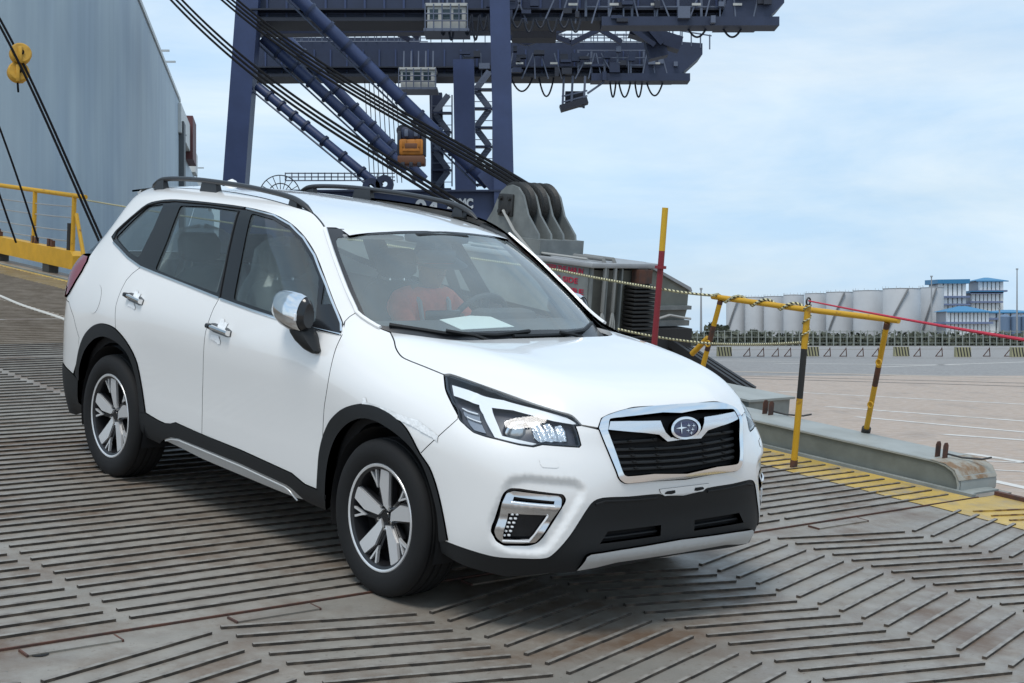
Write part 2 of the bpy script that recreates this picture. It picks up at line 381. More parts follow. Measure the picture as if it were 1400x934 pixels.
def strip(name, S, line, width, material, parent, off=.004, height=.006, sides='R', closed=False, n=None, prof=None):
    """moulding that follows a line on a surface: a rounded ridge"""
    L = resample([np.array(p) for p in line], .02, closed)
    pos = S.pos(L[:, 0], L[:, 1]); nor = S.nor(L[:, 0], L[:, 1])
    t = np.roll(pos, -1, 0)-np.roll(pos, 1, 0)
    if not closed: t[0] = pos[1]-pos[0]; t[-1] = pos[-1]-pos[-2]
    t /= np.linalg.norm(t, axis=1)[:, None]+1e-12; s_ = np.cross(nor, t)
    prof = prof or [(-.5, -.3), (-.5, .3), (-.35, .85), (0, 1), (.35, .85), (.5, .3), (.5, -.3)]
    v = []; m = len(prof)
    for p, nn, q in zip(pos, nor, s_): v += [p+q*width*a+nn*(off+height*b) for a, b in prof]
    k = len(pos); f = []
    for i in range(k if closed else k-1):
        j = (i+1) % k; f += [(i*m+a, i*m+a+1, j*m+a+1, j*m+a) for a in range(m-1)]
    if not closed: f += [tuple(range(m)), tuple((k-1)*m+a for a in range(m))[::-1]]
    v = np.array(v); obs = []
    b_ = MB().add(v, f)
    if sides == 'J': b_.add(v*[1, -1, 1], [tuple(q[::-1]) for q in f])
    obs.append(b_.build(name, material, parent))
    if sides == 'B': obs.append(MB().add(v*[1, -1, 1], [tuple(q[::-1]) for q in f]).build(name, material, parent))
    return obs if sides == 'B' else obs[0]
# ================================================================== the car (built in the ramp frame: x forward from the front axle, y left, z up)
PAINT = mat('car_paint', (.83, .82, .80), .30, coat=1.0, spec=.5)
BLKP = mat('black_plastic', (.013, .014, .015), .55, spec=.35, bump=.08, bscale=900)
GLOSSB = mat('gloss_black', (.012, .013, .015), .12)
CHROME = mat('chrome', (.82, .83, .84), .10, metal=1.0)
SATIN = mat('satin_silver', (.60, .61, .61), .40, metal=.35)
RUBBER = mat('tyre_rubber', (.012, .012, .0125), .75, spec=.3, bump=.15, bscale=300)
DARK = mat('dark_void', (.008, .008, .009), .9)
FRIT = mat('frit_black', (.03, .032, .036), .25)
GLS = glass('screen_glass', (.92, .97, .96), 1.75, haze=.18)
GLSD = glass('side_glass', (.80, .89, .88), 1.6, haze=.035)
LENS = glass('lamp_lens', (.93, .95, .96), 1.5)
INTG = mat('cabin_grey', (.055, .06, .065), .75, noise=.15, nscale=30)
INTL = mat('cabin_pale', (.33, .34, .34), .8)
SEATM = mat('seat_cloth', (.035, .038, .042), .85, noise=.2, nscale=60)
ALU = mat('machined_alloy', (.80, .80, .80), .32, metal=.55)
RIMB = mat('rim_black', (.015, .015, .017), .3)
RED = mat('tail_red', (.22, .004, .02), .12, coat=1)
CAR = empty('car', mtx=RAMP)
tag(CAR, 'white compact SUV with black roof rails and chrome-framed grille standing on the steel ramp', 'car')

HX = [-.45, -.25, -.08, .10, .30, .50, .65, .75, .83, .89, .94]
HY = [0, .25, .40, .50, .58, .66, .74, .82, .90]
HZ = np.array([[1.120, 1.118, 1.113, 1.108, 1.094, 1.073, 1.050, 1.028, .999, .960, .90],
               [1.120, 1.118, 1.113, 1.108, 1.094, 1.073, 1.049, 1.025, .993, .950, .885],
               [1.121, 1.120, 1.116, 1.111, 1.097, 1.074, 1.046, 1.012, .958, .880, .80],
               [1.125, 1.124, 1.120, 1.113, 1.097, 1.069, 1.030, .980, .905, .825, .75],
               [1.128, 1.126, 1.119, 1.106, 1.081, 1.039, .988, .922, .845, .768, .70],
               [1.123, 1.118, 1.105, 1.084, 1.048, .988, .928, .858, .780, .710, .64],
               [1.102, 1.092, 1.067, 1.036, .995, .930, .868, .790, .720, .660, .60],
               [1.062, 1.045, 1.005, .967, .920, .850, .780, .720, .660, .600, .54],
               [1.00, .98, .92, .88, .83, .76, .70, .64, .58, .52, .46]])
P = np.zeros((len(HX), len(HY), 3))
for i, x in enumerate(HX):
    for j, y in enumerate(HY): P[i, j] = (x, -y, HZ[j, i])
SH = Surf(HX, HY, P, 200, 140, 3, 3, flip=True)
# -- perimeter surface: front centre -> right side -> rear centre
ZR = [.16, .28, .37, .48, .59, .66, .74, .80, .87, .92, .97, 1.0, 1.05, 1.10, 1.16, 1.25, 1.35, 1.45, 1.54, 1.60, 1.64, 1.67]
cols = []
fy = [0, .25, .40, .50, .58, .66, .74, .80, .85]
fx = {.16: [.86, .855, .85, .83, .79, .73, .63, .52, .44], .28: [.945, .94, .935, .92, .885, .82, .73, .64, .53], .37: [.965, .96, .955, .947, .91, .86, .785, .70, .59],
      .48: [.962, .957, .95, .94, .915, .865, .795, .72, .61], .59: [.978, .97, .96, .944, .915, .862, .795, .725, .61], .66: [.98, .972, .956, .932, .90, .85, .785, .72, .61],
      .74: [.968, .96, .937, .907, .87, .82, .755, .69, .59], .80: [.952, .943, .915, .88, .835, .78, .708, .63, .52]}
for k, y in enumerate(fy):
    hz = np.array([pchip(HY, HZ[:, i], [y])[0] for i in range(len(HX))])
    d = []
    for z in ZR:
        if z in fx: d.append((fx[z][k], y, z))
        else:
            a = hz[::-1]; b = np.array(HX)[::-1]
            x = float(np.interp(z, a, b)) if z <= a[-1] else -9.0
            xm = .435+.02*(len(fy)-1-k)
            if x >= xm: d.append((x, y, z))
            else:                                # keep the columns in order: slide along the contour of this height
                hy_ = np.array([pchip(HX, HZ[j], [xm])[0] for j in range(len(HY))])[3:][::-1]
                yy = float(np.interp(z, hy_, HY[3:][::-1])) if z <= hy_[-1] else max(.02, .5-(z-hy_[-1])*1.2)
                d.append((xm, min(yy, y), z))
    cols.append(d)
GEN = {.16: .66, .28: .842, .37: .866, .48: .874, .59: .880, .66: .885, .74: .892, .80: .898, .87: .904, .92: .905, .97: .903, 1.0: .899, 1.05: .887, 1.10: .871, 1.16: .848, 1.25: .807, 1.35: .760, 1.45: .713, 1.54: .668, 1.60: .634, 1.64: .590, 1.67: .50}
side = [(.42, {.28: .85, .37: .872, .48: .880, .59: .886, .66: .888, .74: .885, .80: .873, .87: .836, .92: .786, .97: .735, 1.0: .69, 1.05: .60, 1.1: .5, 1.16: .4, 1.25: .3, 1.35: .2, 1.45: .15, 1.54: .1, 1.60: .1, 1.64: .1, 1.67: .1}),
        (.20, {.28: .85, .37: .874, .48: .885, .59: .895, .66: .90, .74: .902, .80: .896, .87: .875, .92: .845, .97: .79, 1.0: .757, 1.05: .69, 1.1: .60, 1.16: .5, 1.25: .4, 1.35: .3, 1.45: .2, 1.54: .15, 1.60: .12, 1.64: .1, 1.67: .1}),
        (0., {.74: .907, .80: .906, .87: .896, .92: .876, .97: .836, 1.0: .805, 1.05: .745, 1.1: .675, 1.16: .58, 1.25: .47, 1.35: .35, 1.45: .25, 1.54: .2, 1.60: .15, 1.64: .12, 1.67: .1}),
        (-.22, {.74: .902, .80: .905, .87: .903, .92: .892, .97: .869, 1.0: .85, 1.05: .803, 1.1: .728, 1.16: .61, 1.25: .48, 1.35: .43, 1.45: .33, 1.54: .25, 1.60: .2, 1.64: .17, 1.67: .15}),
        (-.45, {.92: .902, .97: .893, 1.0: .884, 1.05: .862, 1.1: .822, 1.16: .757, 1.25: .65, 1.35: .54, 1.45: .43, 1.54: .33, 1.60: .27, 1.64: .23, 1.67: .2}),
        (-.65, {1.05: .878, 1.1: .856, 1.16: .822, 1.25: .755, 1.35: .655, 1.45: .545, 1.54: .43, 1.60: .36, 1.64: .31, 1.67: .27}),
        (-.85, {1.16: .840, 1.25: .793, 1.35: .728, 1.45: .642, 1.54: .535, 1.60: .45, 1.64: .39, 1.67: .34}),
        (-1.10, {1.25: .803, 1.35: .752, 1.45: .695, 1.54: .632, 1.60: .565, 1.64: .49, 1.67: .42}),
        (-1.50, {1.60: .628, 1.64: .575, 1.67: .49}), (-2.2, {}),
        (-2.67, {.59: .890, .66: .90, .74: .908, .80: .910, .87: .910, .92: .909, .97: .903, 1.0: .897, 1.05: .884, 1.1: .868, 1.16: .846, 1.25: .806, 1.35: .757, 1.45: .707, 1.54: .656, 1.60: .62, 1.64: .575, 1.67: .47}),
        (-3.0, {.28: .82, .37: .855, .48: .868, .59: .882, .66: .889, .74: .894, .80: .895, .87: .892, .92: .888, .97: .88, 1.0: .873, 1.05: .86, 1.1: .845, 1.16: .823, 1.25: .783, 1.35: .734, 1.45: .685, 1.54: .630, 1.60: .59, 1.64: .52, 1.67: .40}),
        (-3.25, {.28: .80, .37: .84, .48: .858, .59: .870, .66: .876, .74: .879, .80: .878, .87: .872, .92: .866, .97: .856, 1.0: .850, 1.05: .838, 1.1: .822, 1.16: .80, 1.25: .757, 1.35: .707, 1.45: .655, 1.54: .60, 1.60: .55, 1.64: .48, 1.67: .35})]
LZ, LX = [.74, 1.05, 1.16, 1.25, 1.45, 1.60, 1.67], [0, .02, .055, .11, .22, .30, .36]
for x, d in side:
    g = dict(GEN); g.update(d); kl = .5 if x < -3.2 else (.15 if x < -2.9 else 0)
    cols.append([(x+kl*float(np.interp(z, LZ, LX)), g[z], z) for z in ZR])
back = [(.16, .0, 0), (.74, 0, 0), (1.05, -.02, -.015), (1.16, -.055, -.05), (1.25, -.11, -.12), (1.45, -.22, -.255), (1.60, -.30, -.34), (1.67, -.36, -.45)]
for bx, by in [(-3.43, .845), (-3.545, .765), (-3.615, .60), (-3.65, .3), (-3.66, 0)]:
    d = []
    for z in ZR:
        dx = -float(pchip([q[0] for q in back], [q[1] for q in back], [z])[0]); dy = float(pchip([q[0] for q in back], [q[2] for q in back], [z])[0])
        if z < .74: dx = .10*max(0, (.4-z)/.24); dy = -.03*max(0, (.5-z)/.34)
        d.append((bx+dx, max(0, by+dy*by/.845), z))
    cols.append(d)
CP = np.array(cols); CP[:, :, 1] *= -1
ref = CP[:, ZR.index(.74), :2]; US = np.concatenate([[0], np.cumsum(np.linalg.norm(np.diff(ref, axis=0), axis=1))])
def s1mask(p):                               # only where the body really is: nothing above the bonnet or ahead of the pillars
    x, y, z = p[..., 0], -p[..., 1], p[..., 2]
    lim = np.where(x > -.33, 1.15, 1.15+(-.33-x)*.66)
    lf = np.interp(y, [0, .36, .41, .47, .52, .56, .62, .67, .70, .74, .78], [.955, .945, .91, .89, .91, .925, .95, .975, .995, 1.03, 1.06])
    lim = np.where(x > -.08, lf, lim)
    return z < np.where(x < -1.05, 9, lim+.03)
Surf.mask = staticmethod(s1mask)
S1 = Surf(US, ZR, CP, 520, 200, 7, 3, flip=False)
S1.mask = s1mask; Surf.mask = None
S1.p[0, :, 1] = 0; S1.p[-1, :, 1] = 0; S1.finish(False)
if S1.nor(np.array([US[18]]), np.array([.7]))[0][1] > 0: S1.finish(True)
S1.n[0, :, 1] = 0; S1.n[0] /= np.linalg.norm(S1.n[0], axis=1)[:, None]
def xz(x, z):                                # perimeter-surface parameters from x and z
    j = np.clip((z-S1.v[0])/(S1.v[1]-S1.v[0]), 0, len(S1.v)-1.001); j0 = int(j); a = j-j0
    xs = S1.p[:, j0, 0]*(1-a)+S1.p[:, j0+1, 0]*a
    return np.array([np.interp(-x, -xs, S1.u), z])
def cz(z): return np.array([0.0, z])        # front centre line
def cr(o, s, pts): return [(o[0]+a/s, o[1]+b/s) for a, b in pts]
T1 = lambda pts: S1.tr(pts)
# -- windscreen surface (half, y<=0)
wy = [0, .25, .45, .60, .70, .76]
wb = [(-.02, 1.055), (-.035, 1.056), (-.10, 1.062), (-.20, 1.073), (-.32, 1.085), (-.44, 1.095)]
wt = [(-.900, 1.592), (-.915, 1.588), (-.955, 1.575), (-1.01, 1.558), (-1.06, 1.545), (-1.10, 1.535)]
P = np.zeros((len(wy), 4, 3))
for i, y in enumerate(wy):
    for j, t in enumerate((0, .33, .67, 1.0)):
        x = wb[i][0]*(1-t)+wt[i][0]*t; z = wb[i][1]*(1-t)+wt[i][1]*t; k = 4*t*(1-t)
        P[i, j] = (x+.014*k, -(y*(1-.175*t)), z+.022*k)
SW = Surf(wy, (0, .35, .7, 1.05), P, 160, 120, 4, 4, flip=True)
SW.p[0, :, 1] = 0; SW.finish(True)
if SW.n[50, 60][2] < 0: SW.finish(False)
# -- roof surface (half)
rx = [-.80, -.92, -1.05, -1.25, -1.5, -1.85, -2.3, -2.75, -3.1, -3.30, -3.40]
rz = [1.538, 1.572, 1.597, 1.625, 1.648, 1.670, 1.684, 1.680, 1.662, 1.643, 1.630]
ry = [0, .2, .38, .5, .57, .64]; rd = [0, .005, .018, .034, .052, .085]
P = np.zeros((len(rx), len(ry), 3))
for i, x in enumerate(rx):
    for j, y in enumerate(ry): P[i, j] = (x-.35*rd[j] if i == 0 else x, -y, rz[i]-rd[j]*(1.15 if x > -1.2 else 1))
SR = Surf([-x for x in rx], ry, P, 200, 100, 3, 3, flip=False)
SR.p[:, 0, 1] = 0; SR.finish(False)
if SR.n[100, 50][2] < 0: SR.finish(True)

# ---------------------------------------------------------------- traced lines
HCUT = cm(cr((430, 400), 5.185, [(540, 283), (565, 340), (577, 392), (605, 440), (640, 468), (780, 525), (915, 580)]))
HLTOP = cm(cr((600, 500), 6.364, [(50, 75), (100, 73), (300, 142), (500, 213), (800, 322), (1050, 402), (1160, 436), (1245, 520)]))
HFRONT = [(806, 583.6), (817.6, 585.6), (822.3, 572.5), (833, 567), (855.7, 560), (893, 555.6)]
COWL = cm([(534, 454.4), (570, 459), (600, 463), (628, 465.3), (660, 464.8), (700, 463)])
hood_uv = SH.tr(COWL)+[np.array([-.072, 0.0])]
hood_uv = hood_uv+[np.array([.905, 0.0])]+SH.tr(HFRONT[::-1])+SH.tr(HLTOP[::-1])+SH.tr(HCUT[::-1])
# in the hood surface u is x and v is -y: swap so that the pinned centre line is the first axis
class Sw:
    def __init__(s, S): s.S = S
    def pos(s, u, v): return s.S.pos(v, u)
    def nor(s, u, v): return s.S.nor(v, u)
    def tr(s, pts): return [q[::-1] for q in s.S.tr(pts)]
SHs = Sw(SH); SRs = Sw(SR)
panel('hood', SHs, [q[::-1] for q in hood_uv], PAINT, CAR, sides='J', pin=0, res=.022, thick=.02)
for nm, q in (('HL', HLTOP), ('HC', HCUT)):
    a = SH.tr(q); b = S1.tr(q)
    print(nm, [tuple((np.round(SH.pos(np.array([x[0]]), np.array([x[1]]))[0]-S1.pos(np.array([y[0]]), np.array([y[1]]))[0], 3))) for x, y in zip(a, b)])
# fender
DCUT = cm([(467.6, 457.9), (459, 477), (452, 504), (446, 539), (443, 560), (441, 599)])
FARCH_O = cm([(434, 667), (435.5, 640), (437.5, 618), (443, 595), (452, 575), (466, 561), (480, 555), (497, 552.5), (515, 556), (535, 566.5), (556, 586), (574.7, 620), (588, 640), (598, 668), (606, 703), (612.5, 738.5)])
FARCH_I = cm(cr((400, 500), 2.747, [(125, 500), (128, 420), (140, 340), (165, 270), (200, 225), (240, 202), (280, 198), (330, 215), (400, 262), (450, 310), (490, 370), (520, 450), (545, 550), (553, 655)]))
BCUT = cm(cr((400, 500), 2.747, [(620, 200), (570, 245), (510, 300), (480, 330)]))
HLOUT = cm(cr((600, 500), 6.364, [(45, 80), (60, 210), (110, 325), (165, 430)]))
APSEAM = [(471.5, 439.5), (478, 433), (487.9, 427)]
PILB = cm([(495, 433.6), (505, 440.5), (515, 446.7), (525, 451)])
fender = T1(HCUT[::-1])
fender = T1(APSEAM+PILB+HCUT)+T1(HLOUT)+T1(BCUT)+T1([p for p in FARCH_O if 552 < p[1] < 630 and p[0] < 574][::-1])+T1(DCUT[::-1])
panel('front_fender', S1, fender, PAINT, CAR, sides='B', res=.022)
# front bumper skin
GOUT = cm([(818.6, 587.4), (826, 606), (835, 628), (842, 645), (846, 655), (853.9, 660.7), (865, 660.3), (893, 657.6)])
HLLOW = cr((600, 500), 6.364, [(165, 430), (220, 510), (300, 580), (400, 615), (500, 640), (700, 690), (820, 707), (860, 697), (900, 687), (1220, 710), (1237, 690), (1187, 525), (1245, 520)])
LOWB = cm([(600, 737), (636, 750.5), (675, 761.5), (710, 764), (747, 763.6), (761, 754), (780, 732), (806, 692), (814, 684.5), (826, 681), (860, 679.5), (901, 676), (908, 678.6)])
bump = [cz(.645)]+T1(GOUT[::-1])+T1([(806, 584.2)])+T1(HLLOW[::-1])+T1(BCUT)+T1([p for p in FARCH_O if p[0] > 574])+T1(LOWB)+[cz(.572)]
FOG_O = cr((660, 650), 7.786, [(280, 140), (390, 145), (870, 205), (900, 260), (890, 300), (640, 680), (580, 740), (480, 770), (220, 765), (130, 710), (75, 600), (85, 540), (190, 240), (220, 180)])
fogh = rounded(T1(FOG_O), .012)
POCK = np.array(rounded(T1([(690, 652), (720, 648), (790, 654), (803, 668), (800, 682), (752, 754), (740, 760), (690, 757), (668, 742), (664, 715)]), .05, 5))
def bdisp(uv):
    ins = in_poly(uv, POCK); d = seg_dist(uv, POCK); t = np.clip(d/.032, 0, 1); t = t*t*(3-2*t)
    return np.where(ins, -.018*t, 0)
panel('front_bumper', S1, bump, PAINT, CAR, sides='J', pin=0, res=.0115, holes=[fogh], disp=bdisp, thick=.02, hgap=0)
# washer jet cover
WJ = rounded(T1([(735, 626), (762, 629), (765, 641), (740, 640)]), .012)
panel('washer_cover', S1, WJ, PAINT, CAR, sides='B', off=.0018, res=.012, thick=.004)
# lower black fascia with two air openings
OPN = T1([(832, 727), (905, 718), (904, 733), (821, 744)])
low_out = [cz(.572)]+T1(LOWB[::-1])+T1([(603, 757), (640, 776), (690, 789)])+[xz(.84, .275), xz(.92, .290), cz(.305)]
panel('lower_fascia', S1, low_out, BLKP, CAR, sides='J', pin=0, res=.02, holes=[OPN], off=-.004, gap=.0, thick=.03, hgap=0)
strip('fascia_ridge', S1, T1([(815, 690), (828, 685.5), (868, 684), (899, 681)]), .010, BLKP, CAR, off=-.003, height=.006, sides='B')
bk = panel('air_intake', S1, T1([(815, 724), (915, 712), (915, 740), (808, 748)]), DARK, CAR, sides='B', off=-.05, thick=0)
strip('intake_bar', S1, T1([(826, 738), (905, 728)]), .012, BLKP, CAR, off=-.035, height=.01, sides='B')
skid = [cz(.383)]+T1([(880, 744.8), (840, 751), (806, 756), (800, 759.5), (787.6, 781), (830, 774.8), (870, 769.5)])+[cz(.288)]
panel('skid_trim', S1, skid, SATIN, CAR, sides='J', pin=0, res=.016, off=.016, thick=.03, disp=lambda q: -.030*np.clip((.345-q[:, 1])/.05, 0, 1)*(1-.5*np.clip((q[:, 0]-.33)/.2, 0, 1)))
# plate bracket
pl = [cz(S1.hit((931, 664.6))[1])]+T1([(900.5, 668.3), (902, 674), (908, 678.5)])+[cz(S1.hit((931, 675.8))[1])]
panel('plate_bracket', S1, pl, PAINT, CAR, sides='J', pin=0, off=.004, res=.012, thick=.006)
for o in panel('bracket_slot', S1, rounded(T1([(911, 670.5), (922.5, 669), (923, 674), (917, 676), (907.5, 676), (907.5, 673)]), .004), DARK, CAR, sides='B', off=.0052, res=.01, thick=0): pass
# grille
GR = empty('grille'); GR.parent = CAR
GIN = cm([(830.4, 589), (836, 604), (843, 624), (849.5, 643), (853, 649.4), (858, 651), (893, 647.6)])
GINT = cm([(832.2, 577.5), (834, 573.8), (850, 571.6), (874, 568.9), (905, 565.2)])
gtop = cm([(817.8, 585.8), (822.3, 573), (833, 567.4), (855.7, 560.4), (893, 556)])
fr = T1(gtop[::-1])+T1(GOUT)+[cz(.648)]+[cz(.670)]+T1(GIN[::-1])+T1(GINT)+[cz(.918)]
fr = [cz(.952)]+fr
panel('grille_frame', S1, fr, CHROME, GR, sides='J', pin=0, off=.008, res=.012, thick=.03, gap=.001)
gin = [cz(.93)]+T1(GINT[::-1])+T1(GIN)+[cz(.66)]
panel('grille_backing', S1, gin, DARK, GR, sides='J', pin=0, off=-.045, res=.04, thick=0, gap=-.02)
for k, (a, b) in enumerate([((838, 605), (902, 601.5)), ((841, 614.5), (905, 613)), ((844, 623.5), (906, 622.2)), ((847, 632.5), (907, 631)), ((850, 641.8), (908, 639.8))]):
    A, Bq = T1([a])[0], T1([b])[0]; zc_ = Bq[1]-.002
    strip('grille_slat', S1, [A, (A+Bq)/2, Bq]+([np.array([0.0, zc_])] if k > 0 else []), .016, GLOSSB if False else BLKP, GR, off=-.030, height=.012, sides='J' if k > 0 else 'B')
    for f_ in (.38, .95):
        q = A+(Bq-A)*f_; m = MB(); c0 = S1.pos(np.array([q[0]]), np.array([q[1]]))[0]+S1.nor(np.array([q[0]]), np.array([q[1]]))[0]*-.022
        m.box(c0+[0, 0, .005], (.02, .022, .008), bev=.003).build('slat_tab', BLKP, GR); MB().box(c0*[1, -1, 1]+[0, 0, .005], (.02, .022, .008), bev=.003).build('slat_tab', BLKP, GR)
wing = T1([(833.5, 576.6), (860, 576), (902, 575.3), (905, 583), (909, 591), (916, 598)])+[cz(.832)]+[cz(.812)]+T1([(911.4, 604), (900, 594.5), (880, 592), (830.5, 588)])
panel('grille_wing', S1, wing, mat('satin_chrome', (.78, .79, .80), .22, metal=.9), GR, sides='J', pin=0, off=.006, res=.014, thick=.03, gap=.001)
EM = S1.hit((930, 586.4)); ez = EM[1]
th = np.linspace(0, 2*math.pi, 49)[:-1]
def ell(a, b): return [np.array([a*math.cos(t), ez+b*math.sin(t)]) for t in np.linspace(-math.pi/2, math.pi/2, 25)]
ring = ell(.090, .045)+ell(.076, .036)[::-1]
EMB = empty('emblem'); EMB.parent = GR
panel('emblem_ring', S1, ring, CHROME, EMB, sides='J', pin=0, off=.018, res=.01, thick=.02, gap=0)
panel('emblem_field', S1, ell(.077, .037), mat('emblem_blue', (.012, .014, .07), .15, coat=1), EMB, sides='J', pin=0, off=.014, res=.012, thick=.01, gap=0)
def star(cx, cz_, r, q=.16):
    pts = []
    for k in range(8):
        a = k*math.pi/4; rr = r if k % 2 == 0 else r*q*1.25
        pts.append((cx+rr*math.cos(a)*(1.25 if k % 4 == 0 else 1), cz_+rr*math.sin(a)))
    return pts
n0 = S1.nor(np.array([0.0]), np.array([ez]))[0]; p0 = S1.pos(np.array([0.0]), np.array([ez]))[0]
tz = np.cross(n0, [0, 1, 0]); tz = -tz if tz[2] < 0 else tz
for cx, cy, r in [(-.028, .004, .027), (.018, .012, .010), (.048, .010, .010), (.040, -.006, .010), (.012, -.009, .010), (.030, -.021, .010)]:
    m = MB().prism(star(cx, cy, r), .0155, .0172, lambda a, b, h: p0+np.array([0, 1, 0])*a+tz*b+n0*h); m.build('emblem_star', CHROME, EMB, smooth=False)
# ---------------------------------------------------------------- headlamps
C6 = lambda pts: T1(cr((600, 500), 6.364, pts))
hl = C6([(45, 80), (100, 73), (300, 142), (500, 213), (800, 322), (1050, 402), (1160, 436), (1245, 520), (1187, 525), (1237, 690), (1220, 710), (900, 687), (860, 697), (820, 707), (700, 690), (500, 640), (400, 615), (300, 580), (220, 510), (165, 430), (110, 325), (60, 210)])
drl = C6([(107, 152), (300, 215), (560, 285), (850, 363), (1100, 432), (1212, 497), (1170, 500), (1000, 470), (800, 415), (640, 372), (455, 350), (497, 480), (545, 600), (820, 665), (862, 676), (820, 692), (600, 655), (490, 628), (440, 540), (380, 410), (345, 325), (230, 285), (122, 246)])
DRLM = mat('drl_white', (.86, .87, .88), .25, coat=.5)
HOUS = mat('lamp_housing', (.05, .052, .07), .28)
hgl = []
H2 = [empty('headlight'), empty('headlight')]
for h in H2: h.parent = CAR
def pair(obs, par):
    obs[0].parent = par[0]; obs[1].parent = par[1]; return obs
pair(panel('lamp_housing', S1, hl, HOUS, None, sides='B', off=-.045, thick=0, gap=-.004, res=.025), H2)
pair(panel('lamp_rim', S1, hl, GLOSSB, None, sides='B', off=-.006, thick=.045, gap=.0015, res=.02, holes=[inset(np.array(hl) if area2(np.array(hl)) > 0 else np.array(hl)[::-1], .008)], hgap=0), H2)
pair(panel('running_light', S1, drl, DRLM, None, sides='B', off=-.012, thick=.02, gap=0, res=.02), H2)
pair(panel('turn_reflector', S1, C6([(175, 325), (300, 365), (335, 385), (395, 560), (290, 530), (225, 420)]), mat('signal_reflector', (.30, .32, .36), .2, metal=.6), None, sides='B', off=-.03, thick=.005, gap=0), H2)
for k in range(2):
    pair([strip('reflector_rib', S1, C6([(190+40*k, 345+75*k), (330+25*k, 395+75*k)]), .006, DRLM, None, off=-.024, height=.004, sides='B')][0], H2)
pc = C6([(655, 530)])[0]; pp = S1.pos(pc[:1], pc[1:])[0]; pn = S1.nor(pc[:1], pc[1:])[0]
ax = np.array([.93, -.35, -.05]); ax /= np.linalg.norm(ax)
for s, hh in ((1, H2[0]), (-1, H2[1])):
    mm = np.array([1, s, 1]); c0 = (pp-pn*.062+ax*.012)*mm; a_ = ax*mm
    MB().lathe([(.056, -.03), (.058, .01), (.052, .018), (.045, .014), (.041, .0)], c0, a_, 28).build('projector_ring', CHROME, hh)
    MB().lathe([(.041, .0), (.037, .013), (.028, .022), (.014, .027), (.0005, .029)], c0, a_, 28).build('projector_lens', mat('projector_glass', (.55, .58, .6), .03, metal=.55, spec=1), hh)
pair(panel('beam_reflector', S1, C6([(780, 440), (1090, 500), (1140, 650), (860, 640), (830, 610), (800, 520)]), mat('lamp_reflector', (.75, .76, .78), .12, metal=.95, bump=.5, bscale=90), None, sides='B', off=-.034, thick=.01, gap=0, res=.012, disp=lambda q: -.010*np.sin(q[:, 0]*160)), H2)
pair(panel('lamp_lens', S1, hl, LENS, None, sides='B', off=.001, thick=0, gap=.003, res=.02), H2)
# ---------------------------------------------------------------- fog lamp bezels
FG = [empty('fog_light'), empty('fog_light')]
for h in FG: h.parent = CAR
C7 = lambda pts: T1(cr((660, 650), 7.786, pts))
pair(panel('bezel_base', S1, fogh, GLOSSB, None, sides='B', off=-.034, thick=0, gap=-.006, res=.02), FG)
slot = C7([(325, 234), (770, 282), (762, 316), (312, 276)]); open_ = C7([(262, 412), (690, 432), (490, 690), (205, 690), (203, 655)])
pair(panel('bezel', S1, rounded(C7([(320, 172), (820, 225), (850, 260), (840, 335), (620, 660), (560, 730), (400, 742), (200, 737), (130, 680), (115, 600), (200, 300), (240, 200)]), .008), mat('bezel_chrome', (.66, .66, .67), .16, metal=1), None, sides='B', off=-.012, thick=.02, gap=0, res=.012, holes=[slot, open_], hgap=0, disp=lambda q: .006*np.sin(q[:, 1]*60)), FG)
pair([strip('bezel_edge', S1, C7([(205, 705), (490, 712), (695, 440)]), .008, DRLM, None, off=-.010, height=.006, sides='B')][0], FG)
pair([strip('bezel_edge', S1, C7([(300, 290), (770, 338)]), .007, DRLM, None, off=-.008, height=.006, sides='B')][0], FG)
for k in range(6):
    for j in range(2):
        q = C7([(305-18*k+52*j, 425+45*k)])[0]; c0 = S1.pos(q[:1], q[1:])[0]-S1.nor(q[:1], q[1:])[0]*.018
        for s, hh in ((1, FG[0]), (-1, FG[1])):
            MB().box(c0*[1, s, 1], (.012, .009, .008), bev=.002).build('led_cell', DRLM, hh)
# ---------------------------------------------------------------- sides: doors, quarter panel, pillars
C1 = lambda pts: T1(cr((60, 220), 3.3333, pts))
DLO = [(308, 345), (330, 315), (400, 252), (470, 197), (530, 181), (600, 177), (750, 190), (920, 212), (1050, 245), (1130, 290), (1190, 350), (1240, 430), (1290, 560), (1330, 665), (1362, 740), (1364, 780), (1355, 795), (1220, 762), (1075, 722), (950, 682), (800, 627), (650, 567), (500, 508), (440, 483), (380, 440), (330, 388)]
DLO_S = cm(DLO[:17], 3)+DLO[17:]
dlo = C1(DLO_S)
BELT_F = C1([(1355, 795), (1220, 762), (1075, 722), (950, 682), (800, 627)])
BELT_R = C1([(800, 627), (650, 567), (500, 508), (440, 483)])
MIDCUT = T1([(300, 407.5), (292, 422), (286.5, 436), (280.5, 457), (278.5, 480), (277.8, 499), (276.8, 539), (276, 594)])
SILL_T = [(199.5, 564.5), (216, 574.5), (226, 579), (233, 579.5), (240, 577.6), (276, 593), (330, 615.5), (388, 642), (399, 647), (417, 662), (435, 669.5)]
RARCH_O = cm([(103.5, 512), (105, 499), (109.5, 475), (117, 457), (129, 445), (141, 442.6), (156, 448), (171, 464), (183, 484), (189, 501), (195, 533), (199.5, 564.5)])
RARCH_I = cm([(109, 520), (109.5, 503), (117, 479), (128, 465), (136, 461), (144, 460.4), (159, 467), (174, 482), (183, 503), (189, 530), (192, 563)])
RDCUT = T1([(192, 365.5), (181, 374), (172.5, 383.5), (166, 396), (162, 406), (158.5, 418), (157.5, 430), (158, 449.5)])
front_door = BELT_F+MIDCUT+T1([p for p in SILL_T if p[0] > 276])+T1([(435.5, 640), (437.5, 618), (441, 600)])+T1(DCUT[::-1])
panel('front_door', S1, front_door, PAINT, CAR, sides='B', res=.025)
